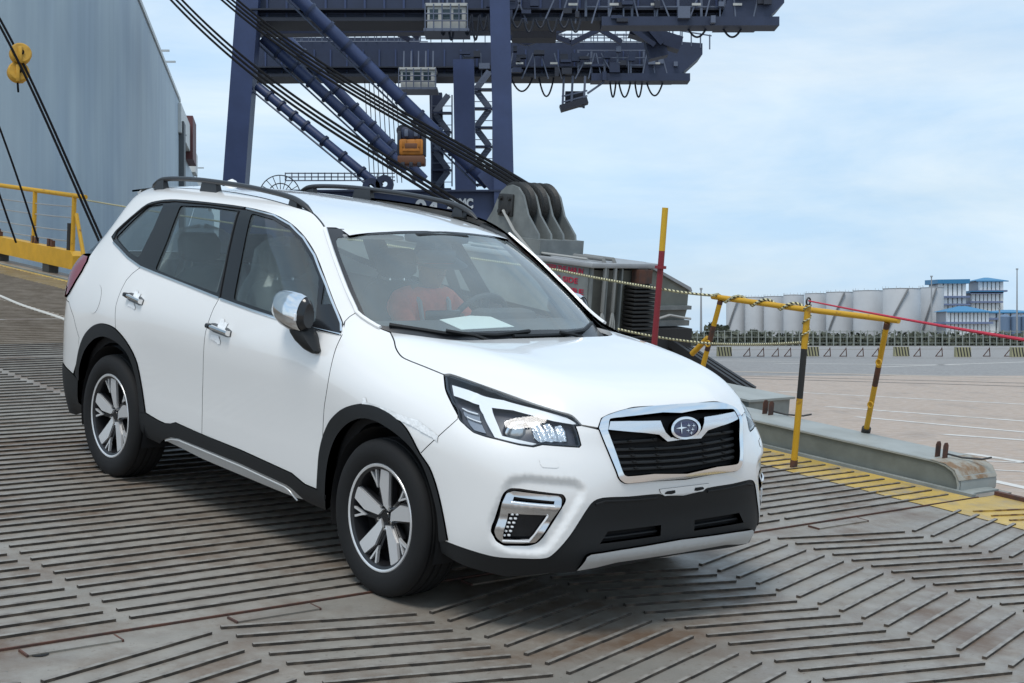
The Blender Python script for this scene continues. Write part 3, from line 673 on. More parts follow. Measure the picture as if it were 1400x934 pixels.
rear_door = BELT_R+RDCUT+T1([p for p in RARCH_O if p[0] > 156])+T1([p for p in SILL_T if 199.5 < p[0] < 276])+MIDCUT[::-1]
panel('rear_door', S1, rear_door, PAINT, CAR, sides='B', res=.025)
DITCH = cm([(443.9, 311), (437.5, 301.8), (426, 290.5), (405, 283.5), (380, 276), (350, 268.5), (306, 261.2), (250, 257.3), (212, 256.3)])
PILF = cm([(487.9, 427), (485.4, 420.5), (475, 398), (465.7, 374.5), (456, 348), (449.3, 328)])
ditch = T1(DITCH)
UB = US[9+12]                                # column behind the rear side window
rear_edge = [np.array([UB+.02, 1.63]), np.array([UB+.06, 1.56]), np.array([UB+.075, 1.45]), np.array([UB+.07, 1.35]), np.array([UB+.05, 1.25]), np.array([UB+.035, 1.205])]
TL = [np.array([UB+.035, 1.205])]+T1([(120, 358), (113, 371), (108, 379), (101, 391), (95, 401.5)])
rear_low = [xz(-3.44, .93), xz(-3.33, .925), xz(-3.20, .85), xz(-3.09, .74)]
dl = C1(DLO)
dls = C1(cm(DLO[:17], 3))
dlo_over = dl[26-1:26]+dl[0:0]
k0 = 23
quarter = T1(PILF)+ditch+rear_edge+TL+rear_low+T1([p for p in RARCH_O if p[0] < 157][1:])+RDCUT[::-1]+dl[k0:]+dls+T1(APSEAM)
panel('body_side', S1, quarter, PAINT, CAR, sides='B', res=.022, thick=.012)
rbump = [xz(-3.09, .74), xz(-3.20, .85), xz(-3.33, .925), xz(-3.44, .93), np.array([US[-1], .93]), np.array([US[-1], .50]), xz(-3.45, .49)]+T1([(86.4, 495.5), (100, 511)])+[xz(-3.13, .60)]
panel('rear_bumper', S1, rbump, PAINT, CAR, sides='B', res=.03)
rclad = T1([(107.4, 519.5), (100, 511), (86.4, 495.5)])+[xz(-3.45, .49), np.array([US[-1], .50]), np.array([US[-1], .22]), xz(-3.3, .24), xz(-3.06, .30)]+T1([(108, 549.5)])
panel('rear_valance', S1, rclad, BLKP, CAR, sides='B', res=.03, off=.004)
# tail lamps: wrap round the corner
TLo = [np.array([UB+.04, 1.205])]+T1([(120, 358), (113, 371), (108, 379), (101, 391), (95, 401.5)])+[xz(-3.43, .94), np.array([US[-1]-.62, .95]), np.array([US[-1]-.60, 1.20])]
tl = panel('tail_light', S1, TLo, RED, CAR, sides='B', res=.02, off=.010, thick=.02)
tlw = panel('tail_light_clear', S1, [xz(-3.39, 1.01), xz(-3.41, .945), np.array([US[-1]-.62, .95]), np.array([US[-1]-.62, 1.01])], mat('lamp_clear', (.5, .5, .52), .1, coat=1), None, sides='B', res=.02, off=.014, thick=.005)
for o, p in zip(tlw, tl): o.parent = p
# tailgate
tg = [xz(-3.30, 1.30), xz(-3.30, 1.205), np.array([US[-1]-.59, 1.20]), np.array([US[-1]-.61, .93]), np.array([US[-1], .93]), np.array([US[-1], 1.22]), np.array([US[-1]-.5, 1.22])]
panel('tailgate', S1, [np.array([US[-1]-.60, 1.22]), np.array([US[-1]-.62, .935]), np.array([US[-1], .935]), np.array([US[-1], 1.22])], PAINT, CAR, sides='B', res=.03)
panel('rear_window', S1, [np.array([UB+.04, 1.22]), np.array([US[-1], 1.22]), np.array([US[-1], 1.60]), np.array([UB+.05, 1.60]), np.array([UB+.075, 1.45]), np.array([UB+.07, 1.35])], glass('rear_glass', (.35, .40, .42), 1.5), CAR, sides='B', res=.04, thick=0)
# window frame, pillars and panes
qg = C1([(326, 348), (400, 272), (475, 205), (545, 195), (500, 300), (430, 440), (380, 412)])
rg = C1([(620, 202), (750, 207), (888, 227), (840, 400), (788, 602), (640, 548), (505, 493), (560, 360)])
fg = C1([(945, 237), (1040, 264), (1110, 304), (1170, 367), (1220, 452), (1252, 530), (1243, 650), (1235, 737), (1075, 700), (950, 660), (862, 630), (900, 430)])
sg = T1(cr((360, 380), 8.49, [(702, 62), (800, 300), (665, 302)]))
panel('window_surround', S1, dlo, GLOSSB, CAR, sides='B', off=-.003, gap=.001, res=.025, holes=[rounded(q, .02) for q in (qg, rg, fg)]+[sg], hgap=0, thick=.02)
for q, nm in ((qg, 'quarter_window'), (rg, 'rear_door_window'), (fg, 'front_door_window'), (sg, 'corner_window')):
    panel(nm, S1, rounded(q, .02) if nm != 'corner_window' else q, GLSD, CAR, sides='B', off=-.008, gap=-.006, res=.04, thick=0)
strip('belt_moulding', S1, C1([(318, 372), (345, 400), (385, 443), (440, 483), (500, 508), (650, 567), (800, 627)]), .014, CHROME, CAR, off=.0, height=.007, sides='B')
strip('belt_moulding', S1, C1([(806, 630), (950, 682), (1075, 722), (1220, 762), (1352, 793)]), .014, CHROME, CAR, off=.0, height=.007, sides='B')
strip('window_moulding', S1, C1([(318, 355), (325, 335), (335, 318), (400, 257), (470, 202), (530, 186), (600, 182), (750, 195), (915, 216)]), .012, GLOSSB, CAR, off=.0, height=.006, sides='B')
strip('window_moulding', S1, C1([(925, 218), (1050, 250), (1125, 293), (1184, 352), (1234, 432), (1284, 560), (1325, 668), (1355, 742), (1356, 778)]), .013, CHROME, CAR, off=.0, height=.007, sides='B')
strip('pillar_seam', S1, C1([(888, 226), (840, 410), (800, 622)]), .008, BLKP, CAR, off=.0, height=.004, sides='B')
# wheel arch cladding, sill cladding, silver side step trim
fc = T1(FARCH_O[:-1])+T1([(612.5, 738.5), (603, 741)])+T1(FARCH_I[::-1])+T1([(447, 685)])
panel('arch_trim', S1, fc, BLKP, CAR, sides='B', off=.007, gap=.0005, res=.02, thick=.05)
rc = T1([(107.4, 519.5)])+T1(RARCH_O)+T1(RARCH_I[::-1])
panel('arch_trim', S1, rc, BLKP, CAR, sides='B', off=.007, gap=.0005, res=.02, thick=.05)
SILL_B = [(447, 697), (430, 690), (418, 684), (400, 668), (393, 663), (330, 634), (276, 612), (246, 600), (235, 598), (226, 600), (219.5, 606), (200, 597), (192, 585)]
sill = T1(SILL_T)+T1([(447, 677), (447, 697)][:1])+T1(SILL_B)+T1([(191, 563)])
panel('sill_cladding', S1, sill, BLKP, CAR, sides='B', off=.005, gap=.0008, res=.02, thick=.03)
sil = T1([(221, 602), (227, 598.5), (235, 597.5), (246, 599), (276, 611), (330, 633), (393, 662), (400, 667), (414, 685), (404, 683), (376, 672), (330, 652.5), (276, 629.5), (248, 615), (230, 606)])
panel('side_step_trim', S1, sil, SATIN, CAR, sides='B', off=.010, gap=.0005, res=.018, thick=.04, disp=lambda q: -.02*np.clip((.40-q[:, 1])/.1, 0, 1))
strip('step_ridge', S1, T1([(228, 602), (236, 600.5), (246, 602), (276, 614.5), (330, 637), (391, 665.5), (398, 671), (408, 683)]), .008, SATIN, CAR, off=.006, height=.005, sides='B')  # raised ridge in the same satin silver as the trim
panel('sill_underside', S1, T1([(447, 697), (418, 684), (404, 683), (376, 672), (330, 652.5), (276, 629.5), (248, 615), (219, 606), (192, 587)])+[xz(-2.2, .18), xz(-.45, .18)], DARK, CAR, sides='B', off=-.07, res=.04, thick=0, gap=0)
# fuel door
fd = S1.uv_of((-2.80, -.87, .98)); fdc = T1([(130, 409)])[0]
FD = [fdc+np.array([.085*math.cos(t), .085*math.sin(t)]) for t in np.linspace(0, 2*math.pi, 25)[:-1]]
panel('fuel_door', S1, FD, PAINT, CAR, sides='R', off=.0016, res=.02, thick=.004)
# door handles with protective film
FILM = mat('masking_film', (.86, .87, .87), .35, bump=.4, bscale=60)
for (hx, hy, dx, dy) in ((302, 451.5, 13.5, 5.2), (185.5, 409, 10, 4.6)):
    a, b = T1([(hx-dx, hy-dy)])[0], T1([(hx+dx, hy+dy)])[0]
    hw = [empty('door_handle'), empty('door_handle')]
    for h in hw: h.parent = CAR
    d = (b-a)/np.linalg.norm(b-a); nn = np.array([-d[1], d[0]])
    out = []
    for s in (1, -1):
        ss = [a+(b-a)*t+s*nn*.017*(1 if .08 < t < .92 else .6) for t in (np.linspace(0, 1, 7) if s > 0 else np.linspace(1, 0, 7))]
        out += ss
    pair(panel('handle_recess', S1, out, mat('handle_recess', (.12, .12, .12), .3), None, sides='B', off=.0012, thick=0, gap=-.006, res=.02), hw)
    pair([strip('handle_grip', S1, [a, a+(b-a)*.12, (a+b)/2, b-(b-a)*.12, b], .026, CHROME, None, off=.010, height=.022, sides='B')][0], hw)
    pair([strip('handle_end', S1, [a-d*.004, a+(b-a)*.12], .03, GLOSSB, None, off=.012, height=.024, sides='B')][0], hw)
    sc_ = dx/13.5
    for (ox, oy), pts in (((hx, hy), [(-5, -3), (1, -16), (5, -15), (6, -11), (11, -9), (5, 0)]), ((hx, hy), [(-12, 6), (-2, 8), (0, 16), (-1, 20), (-8, 15), (-14, 12)])):
        panel('tape', S1, T1([(ox+sc_*p, oy+sc_*q) for p, q in pts]), FILM, CAR, sides='R', off=.003, thick=.0015, gap=0, res=.008, disp=lambda q: rng.uniform(-.001, .0025, len(q)))
# crumpled edge of the protective film over the front wheel arch
e1 = cr((400, 500), 2.747, [(262, 150), (268, 118), (276, 120), (280, 138), (290, 142), (360, 165), (420, 190), (470, 205), (520, 240), (548, 265), (545, 288), (525, 270), (480, 245), (440, 222), (380, 195), (330, 172), (285, 150)])
panel('protective_film', S1, T1(e1), FILM, CAR, sides='R', off=.003, thick=.001, gap=0, res=.008, disp=lambda q: rng.uniform(-.001, .0025, len(q)))
strip('pillar_edge', S1, T1([(520, 449), (515, 446.7), (505, 440.5), (495, 433.6)]+PILF+[(444.5, 313)]), .020, PAINT, CAR, off=.002, height=.012, sides='B')
# ---------------------------------------------------------------- windscreen, cowl, wipers, roof
fo_r = cm([(443.7, 312), (449.3, 328), (465.7, 374.5), (485.4, 420.5), (495, 433.6), (515, 446.7), (534.7, 454.2)], 3)
fi_r = cm([(462, 324.5), (459.5, 330), (465.7, 351.5), (475, 375), (485.4, 400.7), (498.6, 430), (504, 438), (511.7, 443.5), (540, 447), (571, 450), (600, 452.5), (640, 453.5), (690, 452)], 3)
wtop = cm([(477.3, 322.2), (500, 319.6), (530, 317.7), (560, 316.6), (584, 316.4)], 3)
ft = SW.tr(wtop); fi = SW.tr(fi_r); fo = SW.tr(fo_r)
tv = float(ft[-1][1])+.004; bv = float(fi[-1][1])+.0
frit = [np.array([0, tv])]+ft[::-1]+SW.tr([(470, 313)])+fo+[np.array([.58, .0]), np.array([0, 0])]+[np.array([0, bv])]+fi[::-1]+SW.tr([(478, 323.5), (500, 321.5), (530, 319.8), (560, 318.7), (584, 318.4)])+[np.array([0, tv-.008])]
panel('windscreen_border', SW, frit, FRIT, CAR, sides='J', pin=0, gap=0, res=.02, thick=.006)
gl = [np.array([0, tv-.002])]+ft[::-1]+fi+[np.array([0, bv-.01])]
panel('windscreen', SW, gl, GLS, CAR, sides='J', pin=0, gap=-.004, off=-.002, res=.03, thick=0)
# cowl panel below the glass
m = MB()
for s in (1, -1):
    pts = [(-.16, 0, 1.088), (-.17, .3, 1.089), (-.22, .5, 1.095), (-.32, .64, 1.108), (-.42, .70, 1.12)]; q2 = [(-.03, 0, 1.095), (-.04, .3, 1.094), (-.09, .5, 1.096), (-.19, .62, 1.10), (-.30, .69, 1.105)]
    v = [(x, y*s, z-.012) for x, y, z in pts]+[(x, y*s, z-.014) for x, y, z in q2]
    m.add(v, [(i, i+1, i+6, i+5) for i in range(4)])
m.build('cowl', BLKP, CAR, fix=False)
roof_top = [(443.9, 311), (459, 311.2), (466, 314), (477.3, 322.2), (500, 319), (530, 317.2), (560, 316), (584, 315.9)]
rt = SRs.tr(roof_top); xf = float(rt[-1][1])
roof = rt+[np.array([0, xf-.012]), np.array([0, 3.36]), np.array([.30, 3.34]), np.array([.50, 3.28])]
dt = SRs.tr(DITCH); dt = [np.array([min(q[0], .605), q[1]]) for q in dt]
roof = roof+dt[::-1]
panel('roof', SRs, roof, PAINT, CAR, sides='J', pin=0, res=.03, thick=.012)
strip('roof_ditch', Sw(SRs) if False else SRs, dt, .014, BLKP, CAR, off=-.002, height=.003, sides='B')
# roof spoiler
m = MB()
for s in (1, -1):
    top = [(-3.26, 0, 1.652), (-3.25, .35, 1.640), (-3.15, .50, 1.622)]; tip = [(-3.42, 0, 1.615), (-3.38, .35, 1.606), (-3.20, .50, 1.60)]; bot = [(-3.36, 0, 1.585), (-3.33, .35, 1.575), (-3.18, .49, 1.58)]
    v = [(x, y*s, z) for x, y, z in top+tip+bot]; m.add(v, [(i, i+1, i+4, i+3) for i in range(2)]+[(i+3, i+4, i+7, i+6) for i in range(2)]+[(2, 5, 8)])
m.build('roof_spoiler', PAINT, CAR, fix=False)
# wipers
SWpos = lambda y, t, o: SW.pos(np.array([abs(y)]), np.array([t]))[0]*[1, (1 if y < 0 else -1), 1]+np.array([.35, 0, .93])*o
for line, arm in (([(-.655, .125), (-.45, .105), (-.2, .105), (.02, .13)], [(-.28, .05), (-.33, .08)]), ([(-.1, .095), (.2, .095), (.42, .105), (.58, .13)], [(.33, .045), (.28, .07)])):
    wp = empty('wiper'); wp.parent = CAR
    MB().tube([SWpos(y, t, .012) for y, t in line], .010, 6).build('wiper_blade', BLKP, wp)
    MB().tube([SWpos(y, t, .028) for y, t in arm]+[SWpos(line[1][0], line[1][1], .026)], .009, 6).build('wiper_arm', BLKP, wp)
# roof rails
for s in (1, -1):
    rl = empty('roof_rail'); rl.parent = CAR
    ctr = [(-1.205, .532, 1.610), (-1.29, .533, 1.648), (-1.40, .533, 1.676), (-1.60, .531, 1.694), (-2.0, .525, 1.712), (-2.4, .518, 1.717), (-2.75, .511, 1.706), (-2.87, .508, 1.694), (-2.95, .506, 1.662), (-2.985, .505, 1.64)]
    ctr = np.array(ctr); ti = np.linspace(0, len(ctr)-1, 46); c = np.stack([pchip(np.arange(len(ctr)), ctr[:, k], ti) for k in range(3)], 1)
    v = []; f = []
    for i in range(len(c)):
        t = c[min(i+1, 45)]-c[max(i-1, 0)]; t /= np.linalg.norm(t); up = np.array([0, 0, 1.]); sd_ = np.cross(t, up); sd_ /= np.linalg.norm(sd_); up = np.cross(sd_, t)
        k = min(1, .35+min(i, 45-i)*.16)
        for a in range(12):
            g = a*math.pi/6; v.append((c[i]+sd_*.019*math.cos(g)*k+up*.014*math.sin(g)*k)*[1, -s, 1])
    f = [(i*12+a, i*12+(a+1) % 12, (i+1)*12+(a+1) % 12, (i+1)*12+a) for i in range(45) for a in range(12)]
    RAILM = mat('rail_black', (.022, .023, .026), .38)
    MB().add(v, f).build('rail_bar', RAILM, rl)
    for x0, x1, zb in ((-1.335, -1.40, 1.60), (-2.20, -2.36, 1.635), (-2.82, -2.90, 1.63)):
        zt = float(np.interp(-x0, -ctr[:, 0], ctr[:, 2])); zt2 = float(np.interp(-x1, -ctr[:, 0], ctr[:, 2])); y0 = .535 if x0 > -2 else .515
        w2 = .02; sp = .018
        q = [(x0+sp, y0+w2, zb), (x0+sp, y0-w2, zb+.012), (x1-sp, y0-w2, zb+.012), (x1-sp, y0+w2, zb), (x0, y0+.012, zt), (x0, y0-.012, zt), (x1, y0-.012, zt2), (x1, y0+.012, zt2)]
        MB().add([(a, -s*b, c_) for a, b, c_ in q], [(0, 1, 2, 3), (4, 5, 6, 7), (0, 1, 5, 4), (1, 2, 6, 5), (2, 3, 7, 6), (3, 0, 4, 7)]).build('rail_foot', RAILM, rl)
MB().lathe([(.045, 0), (.04, .02), (.025, .04), (.001, .05)], (-2.95, 0, 1.668), (0, 0, 1), 16).build('antenna_base', PAINT, CAR)
# ---------------------------------------------------------------- mirrors
for s in (1, -1):
    mi = empty('mirror'); mi.parent = CAR; mi.location = (0, 0, 0) if s == 1 else (-.12, -.05, -.02)
    def loft(secs, name, material, n=20, e=2.6, cap=True):
        v = []; f = []
        for (c, ex, ez_, rot) in secs:
            for k in range(n):
                a = 2*math.pi*k/n; ca, sa = math.cos(a), math.sin(a)
                px_ = math.copysign(abs(ca)**(2/e), ca)*ex; pz_ = math.copysign(abs(sa)**(2/e), sa)*ez_
                v.append((c[0]+pz_*0, (c[1]-px_)*1, c[2]+pz_+px_*rot))
        m_ = len(secs)
        f = [(i*n+k, i*n+(k+1) % n, (i+1)*n+(k+1) % n, (i+1)*n+k) for i in range(m_-1) for k in range(n)]
        if cap: f += [tuple(range(n)), tuple((m_-1)*n+k for k in range(n))]
        v = [(a, b*s, c_) for a, b, c_ in v]
        return MB().add(v, f).build(name, material, mi)
    sec = [(-.842, -.938, 1.205, .022, .012), (-.832, -.940, 1.203, .045, .026), (-.805, -.944, 1.198, .063, .040), (-.75, -.948, 1.190, .076, .050), (-.68, -.950, 1.184, .083, .055), (-.615, -.948, 1.180, .083, .055), (-.575, -.944, 1.178, .074, .046), (-.555, -.940, 1.176, .052, .028)]
    def msec(q, n, a0, a1, g=0.0):
        r = []
        for k in range(n):
            a = a0+(a1-a0)*k/(n if abs(a1-a0-2*math.pi) < 1e-6 else n-1); ca, sa = math.cos(a), math.sin(a)
            r.append((q[0], (q[1]-math.copysign(abs(ca)**1.25, ca)*(q[4]+g))*s, q[2]-.018+math.copysign(abs(sa)**.95, sa)*(q[3]+g+(.02 if sa > 0 else -.01))))
        return r
    n = 24; v = [p for q in sec for p in msec(q, n, 0, 2*math.pi)]; K = len(sec)
    MB().add(v, [(i*n+k, i*n+(k+1) % n, (i+1)*n+(k+1) % n, (i+1)*n+k) for i in range(K-1) for k in range(n)]+[tuple(range(n)), tuple((K-1)*n+k for k in range(n))]).build('mirror_shell', GLOSSB, mi)
    n = 15; cs = [sec[0], sec[1], sec[2], sec[3], sec[4], (-.615, -.948, 1.180, .083, .055), (-.578, -.944, 1.178, .075, .047)]; lo_ = [-.45, -.42, -.40, -.45, -.55, -.75, -1.0]
    v = [p for q, l_ in zip(cs, lo_) for p in msec(q, n, l_, 2.0, .004)]
    MB().add(v, [(i*n+k, i*n+k+1, (i+1)*n+k+1, (i+1)*n+k) for i in range(len(cs)-1) for k in range(n-1)]).build('mirror_cap', CHROME, mi)
    v = [p for q, l_ in zip(cs, lo_) for p in msec(q, 6, -1.15, l_, .003)]
    MB().add(v, [(i*6+k, i*6+k+1, (i+1)*6+k+1, (i+1)*6+k) for i in range(len(cs)-1) for k in range(5)]).build('mirror_cap_lower', mat('chrome_dark_reflect', (.22, .22, .22), .18, metal=1), mi)  # lower facet of the cap: dark ground reflection put into the chrome colour
    st = [((-.64, -.945, 1.115), .06, .035), ((-.625, -.940, 1.085), .062, .04), ((-.60, -.93, 1.05), .062, .035), ((-.565, -.915, 1.015), .05, .025), ((-.55, -.905, 1.0), .02, .012)]
    v = []
    for c, a, b in st:
        v += [(c[0]+a*math.cos(t), (c[1]-b*math.sin(t)*(1 if math.sin(t) > 0 else 2.2))*s, c[2]) for t in np.linspace(0, 2*math.pi, 13)[:-1]]
    MB().add(v, [(i*12+k, i*12+(k+1) % 12, (i+1)*12+(k+1) % 12, (i+1)*12+k) for i in range(4) for k in range(12)]+[tuple(range(12)), tuple(48+k for k in range(12))]).build('mirror_foot', BLKP, mi)
    MB().box((-.585, s*-.995, 1.165), (.012, .012, .035), bev=.003).build('repeater', DRLM, mi)
# ---------------------------------------------------------------- wheels
R_T = .352
def wheel(x, s):
    o = empty('wheel'); o.parent = CAR; o.location = (x, -s*.785, .3455)
    ax_ = (0, -s, 0)
    prof = [(.235, .085), (.243, .097), (.262, .107), (.29, .113), (.318, .110), (.335, .100), (.3455, .088), (.349, .07), (.341, .066), (.341, .060), (.350, .057), (.351, .025), (.342, .021), (.342, .013), (.352, .010), (.352, -.010), (.342, -.013), (.342, -.021), (.351, -.025), (.350, -.057), (.341, -.06), (.341, -.066), (.349, -.07), (.3455, -.088), (.335, -.10), (.318, -.11), (.29, -.113), (.262, -.107), (.235, -.09)]
    MB().lathe(prof, (0, 0, 0), ax_, 72).build('tyre', RUBBER, o)
    rim = empty('rim'); rim.parent = o
    MB().lathe([(.226, -.08), (.212, .0), (.206, .05), (.214, .086), (.226, .094), (.236, .097), (.2405, .094), (.2405, .085)], (0, 0, 0), ax_, 64).build('rim_barrel', RIMB, rim)
    MB().lathe([(.2265, .0955), (.231, .0985), (.238, .0985), (.2412, .094)], (0, 0, 0), ax_, 64).build('rim_lip', ALU, rim)
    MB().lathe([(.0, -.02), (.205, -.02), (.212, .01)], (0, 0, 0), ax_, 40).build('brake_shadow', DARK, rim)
    MB().lathe([(.02, .0), (.15, .0), (.152, .012), (.02, .012)], (0, 0, 0), ax_, 40).build('brake_disc', mat('brake_iron', (.16, .15, .145), .4, metal=.8), rim)
    MB().lathe([(.001, .063), (.024, .063), (.028, .058), (.03, .0)], (0, 0, 0), ax_, 24).build('hub_cap', GLOSSB, rim)
    for k in range(5):
        a0 = math.radians(92+72*k)
        def pl(r, da, h): a = a0+da; return (math.cos(a)*r*1.0, -s*h, math.sin(a)*r)
        def plate(pts, h, t, nm, m_):                    # pts: (radial, tangential)
            q = []
            for hh in (0, -t):
                for (r, t_) in pts:
                    rr = math.hypot(r, t_); a = a0+math.atan2(t_, r); q.append((math.cos(a)*rr, -s*(h(r)+hh), math.sin(a)*rr))
            n = len(pts)
            return MB().add(q, [tuple(range(n)), tuple(range(2*n-1, n-1, -1))]+[(i, (i+1) % n, n+(i+1) % n, n+i) for i in range(n)]).build(nm, m_, rim, smooth=False)
        hf = lambda r: .062+.026*max(0, (r-.03)/.2)
        plate([(.03, -.022), (.08, -.026), (.205, -.046), (.222, -.03), (.224, .012), (.14, .034), (.05, .014)], hf, .014, 'spoke', ALU)
        plate([(.02, -.03), (.08, -.036), (.226, -.056), (.228, .022), (.14, .044), (.03, .03)], lambda r: hf(r)-.012, .028, 'spoke_body', RIMB)
        # small forked spoke at the rim
        for pts in ([(.125, .052), (.150, .052), (.224, .052), (.222, .062), (.150, .060)], [(.125, .056), (.150, .058), (.205, .098), (.198, .106), (.145, .066)]):
            plate(pts, lambda r: hf(r)-.002, .014, 'fork', ALU)
        plate([(.03, .022), (.13, .050), (.135, .066), (.03, .036)], lambda r: hf(r)-.014, .02, 'fork_root', RIMB)
        a = a0+math.radians(36); MB().lathe([(.001, .068), (.007, .068), (.008, .05)], (math.cos(a)*.052, 0, math.sin(a)*.052), ax_, 8).build('wheel_nut', CHROME, rim)
        # gap in the bright lip between spokes
    return o
for x in (0, -2.67):
    for s in (1, -1): wheel(x, s)
# wheel wells, floor, added dark liner
for x in (0, -2.67):
    for s in (1, -1):
        m = MB().lathe([(.40, -.01), (.40, .26)], (x, -s*.61, .345), (0, -s, 0), 40, math.pi-.3, 2*math.pi+.3); m.build('wheel_well', DARK, CAR, fix=False)
        MB().add([(x+.42*math.cos(a), -s*.60, .345+.42*math.sin(a)) for a in np.linspace(-.3, math.pi+.3, 24)], [tuple(range(24))]).build('wheel_well', DARK, CAR, fix=False)
def circ(x, r=.415): return [xz(x+r*math.cos(a), .345+r*math.sin(a)) for a in np.linspace(math.radians(-4), math.radians(184), 30)]
inner = [np.array([.02, .31]), np.array([.02, .84]), xz(.72, .84), xz(.25, .90), xz(-.4, 1.02), xz(-.6, 1.06), xz(-1.5, 1.11), xz(-2.4, 1.18), xz(-3.2, 1.2), np.array([US[-1]-.03, 1.2]), np.array([US[-1]-.03, .31])]+circ(-2.67)[::-1]+circ(0)[::-1]
panel('gap_liner', S1, inner, DARK, CAR, sides='B', off=-.055, gap=0, res=.06, thick=0)  # black liner added behind the panels to darken gaps and block light
MB().box((-1.3, 0, .26), (3.9, 1.16, .04)).box((-1.335, 0, .26), (1.75, 1.40, .036)).build('underbody', DARK, CAR)
# ---------------------------------------------------------------- cabin
m = MB()
prof = [(-.20, 1.095), (-.35, 1.122), (-.62, 1.135), (-.74, 1.09), (-.78, .98), (-.72, .80), (-.62, .60)]
v = [(x, y*(.80 if x > -.3 else (.90 if x > -.5 else 1)), z) for y in (-.74, -.4, 0, .4, .74) for x, z in prof]
for y in range(4): m.add([], [])
m.add(v, [(j*7+i, j*7+i+1, (j+1)*7+i+1, (j+1)*7+i) for j in range(4) for i in range(6)]); m.build('dashboard', INTG, CAR)
MB().box((-.72, .36, 1.125), (.16, .36, .10), bev=.04).build('instrument_hood', INTG, CAR)
MB().box((-.77, 0, 1.12), (.02, .22, .09), bev=.01).build('dash_screen', GLOSSB, CAR)
sw_ = empty('steering_wheel'); sw_.parent = CAR
ax2 = np.array([-.92, 0, .40]); ax2 /= np.linalg.norm(ax2); yv = np.array([0, 1., 0]); uu = np.cross(ax2, yv); cc = np.array([-.93, .36, 1.06])
MB().tube([cc+.185*(math.cos(a)*yv+math.sin(a)*uu) for a in np.linspace(0, 2*math.pi, 33)], .016, 8, caps=False).build('wheel_rim', INTG, sw_)
MB().box(cc, (.05, .14, .12), bev=.02).build('wheel_hub', INTG, sw_)
for a in (0, math.pi, -math.pi/2): MB().bar(cc, cc+.18*(math.cos(a)*yv+math.sin(a)*uu), .03, .02).build('wheel_spoke', INTG, sw_)
def seat(x, y, wd, name='seat'):
    o = empty(name); o.parent = CAR
    def cushion(secs, nm, material):
        v = []
        for c, a, b in secs:
            for k in range(16):
                t = 2*math.pi*k/16; ct, st_ = math.cos(t), math.sin(t)
                v.append((c[0]+b*math.copysign(abs(st_)**.6, st_), c[1]+a*math.copysign(abs(ct)**.5, ct), c[2]))
        n = len(secs); MB().add(v, [(i*16+k, i*16+(k+1) % 16, (i+1)*16+(k+1) % 16, (i+1)*16+k) for i in range(n-1) for k in range(16)]+[tuple(range(16)), tuple((n-1)*16+k for k in range(16))]).build(nm, material, o)
    cushion([((x-.02, y, .66), wd*.9, .05), ((x-.05, y, .75), wd, .085), ((x-.10, y, .95), wd*1.02, .085), ((x-.16, y, 1.12), wd*.95, .075), ((x-.19, y, 1.20), wd*.75, .055), ((x-.20, y, 1.225), wd*.5, .03)], 'backrest', SEATM)
    MB().box((x+.22, y, .62), (.52, wd*2, .16), bev=.05).build('cushion', SEATM, o)
    for hy in ([y] if wd < .4 else [y-.38, y, y+.38]):
        cushion([((x-.20, hy, 1.24), .08, .035), ((x-.20, hy, 1.27), .125, .05), ((x-.21, hy, 1.36), .13, .05), ((x-.22, hy, 1.405), .10, .035)], 'headrest', SEATM)
        MB().tube([(x-.19, hy-.05, 1.17), (x-.20, hy-.05, 1.26)], .007, 6).tube([(x-.19, hy+.05, 1.17), (x-.20, hy+.05, 1.26)], .007, 6).build('headrest_post', CHROME, o)
    return o
seat(-1.50, -.37, .25); seat(-1.50, .37, .25); seat(-2.42, 0, .62, 'rear_seat')
# plastic cover over the passenger seat
PLS = bpy.data.materials.new('plastic_cover'); PLS.use_nodes = True; n_ = PLS.node_tree.nodes; l_ = PLS.node_tree.links; n_.clear()
o_ = n_.new('ShaderNodeOutputMaterial'); t_ = n_.new('ShaderNodeBsdfTransparent'); d_ = n_.new('ShaderNodeBsdfPrincipled'); d_.inputs['Base Color'].default_value = (.55, .58, .58, 1); d_.inputs['Roughness'].default_value = .2; x_ = n_.new('ShaderNodeMixShader'); x_.inputs[0].default_value = .35
l_.new(t_.outputs[0], x_.inputs[1]); l_.new(d_.outputs[0], x_.inputs[2]); l_.new(x_.outputs[0], o_.inputs[0])
for (cx, cy) in ((-1.50, -.37), (-2.42, -.38)):
    v = []; n = 28; zz = [.70, .85, 1.0, 1.1, 1.2, 1.28, 1.38, 1.43, 1.45]; ww = [.33, .33, .32, .30, .27, .21, .19, .13, .02]
    for z, wd in zip(zz, ww):
        for k in range(n):
            a = 2*math.pi*k/n; j = 1+rng.uniform(-.09, .09)
            v.append((cx-.13-.12*(z-1)+wd*.5*math.sin(a)*j, cy+wd*math.cos(a)*j, z+rng.uniform(-.015, .015)))
    MB().add(v, [(i*n+k, i*n+(k+1) % n, (i+1)*n+(k+1) % n, (i+1)*n+k) for i in range(len(zz)-1) for k in range(n)]).build('seat_cover', PLS, CAR, smooth=False)
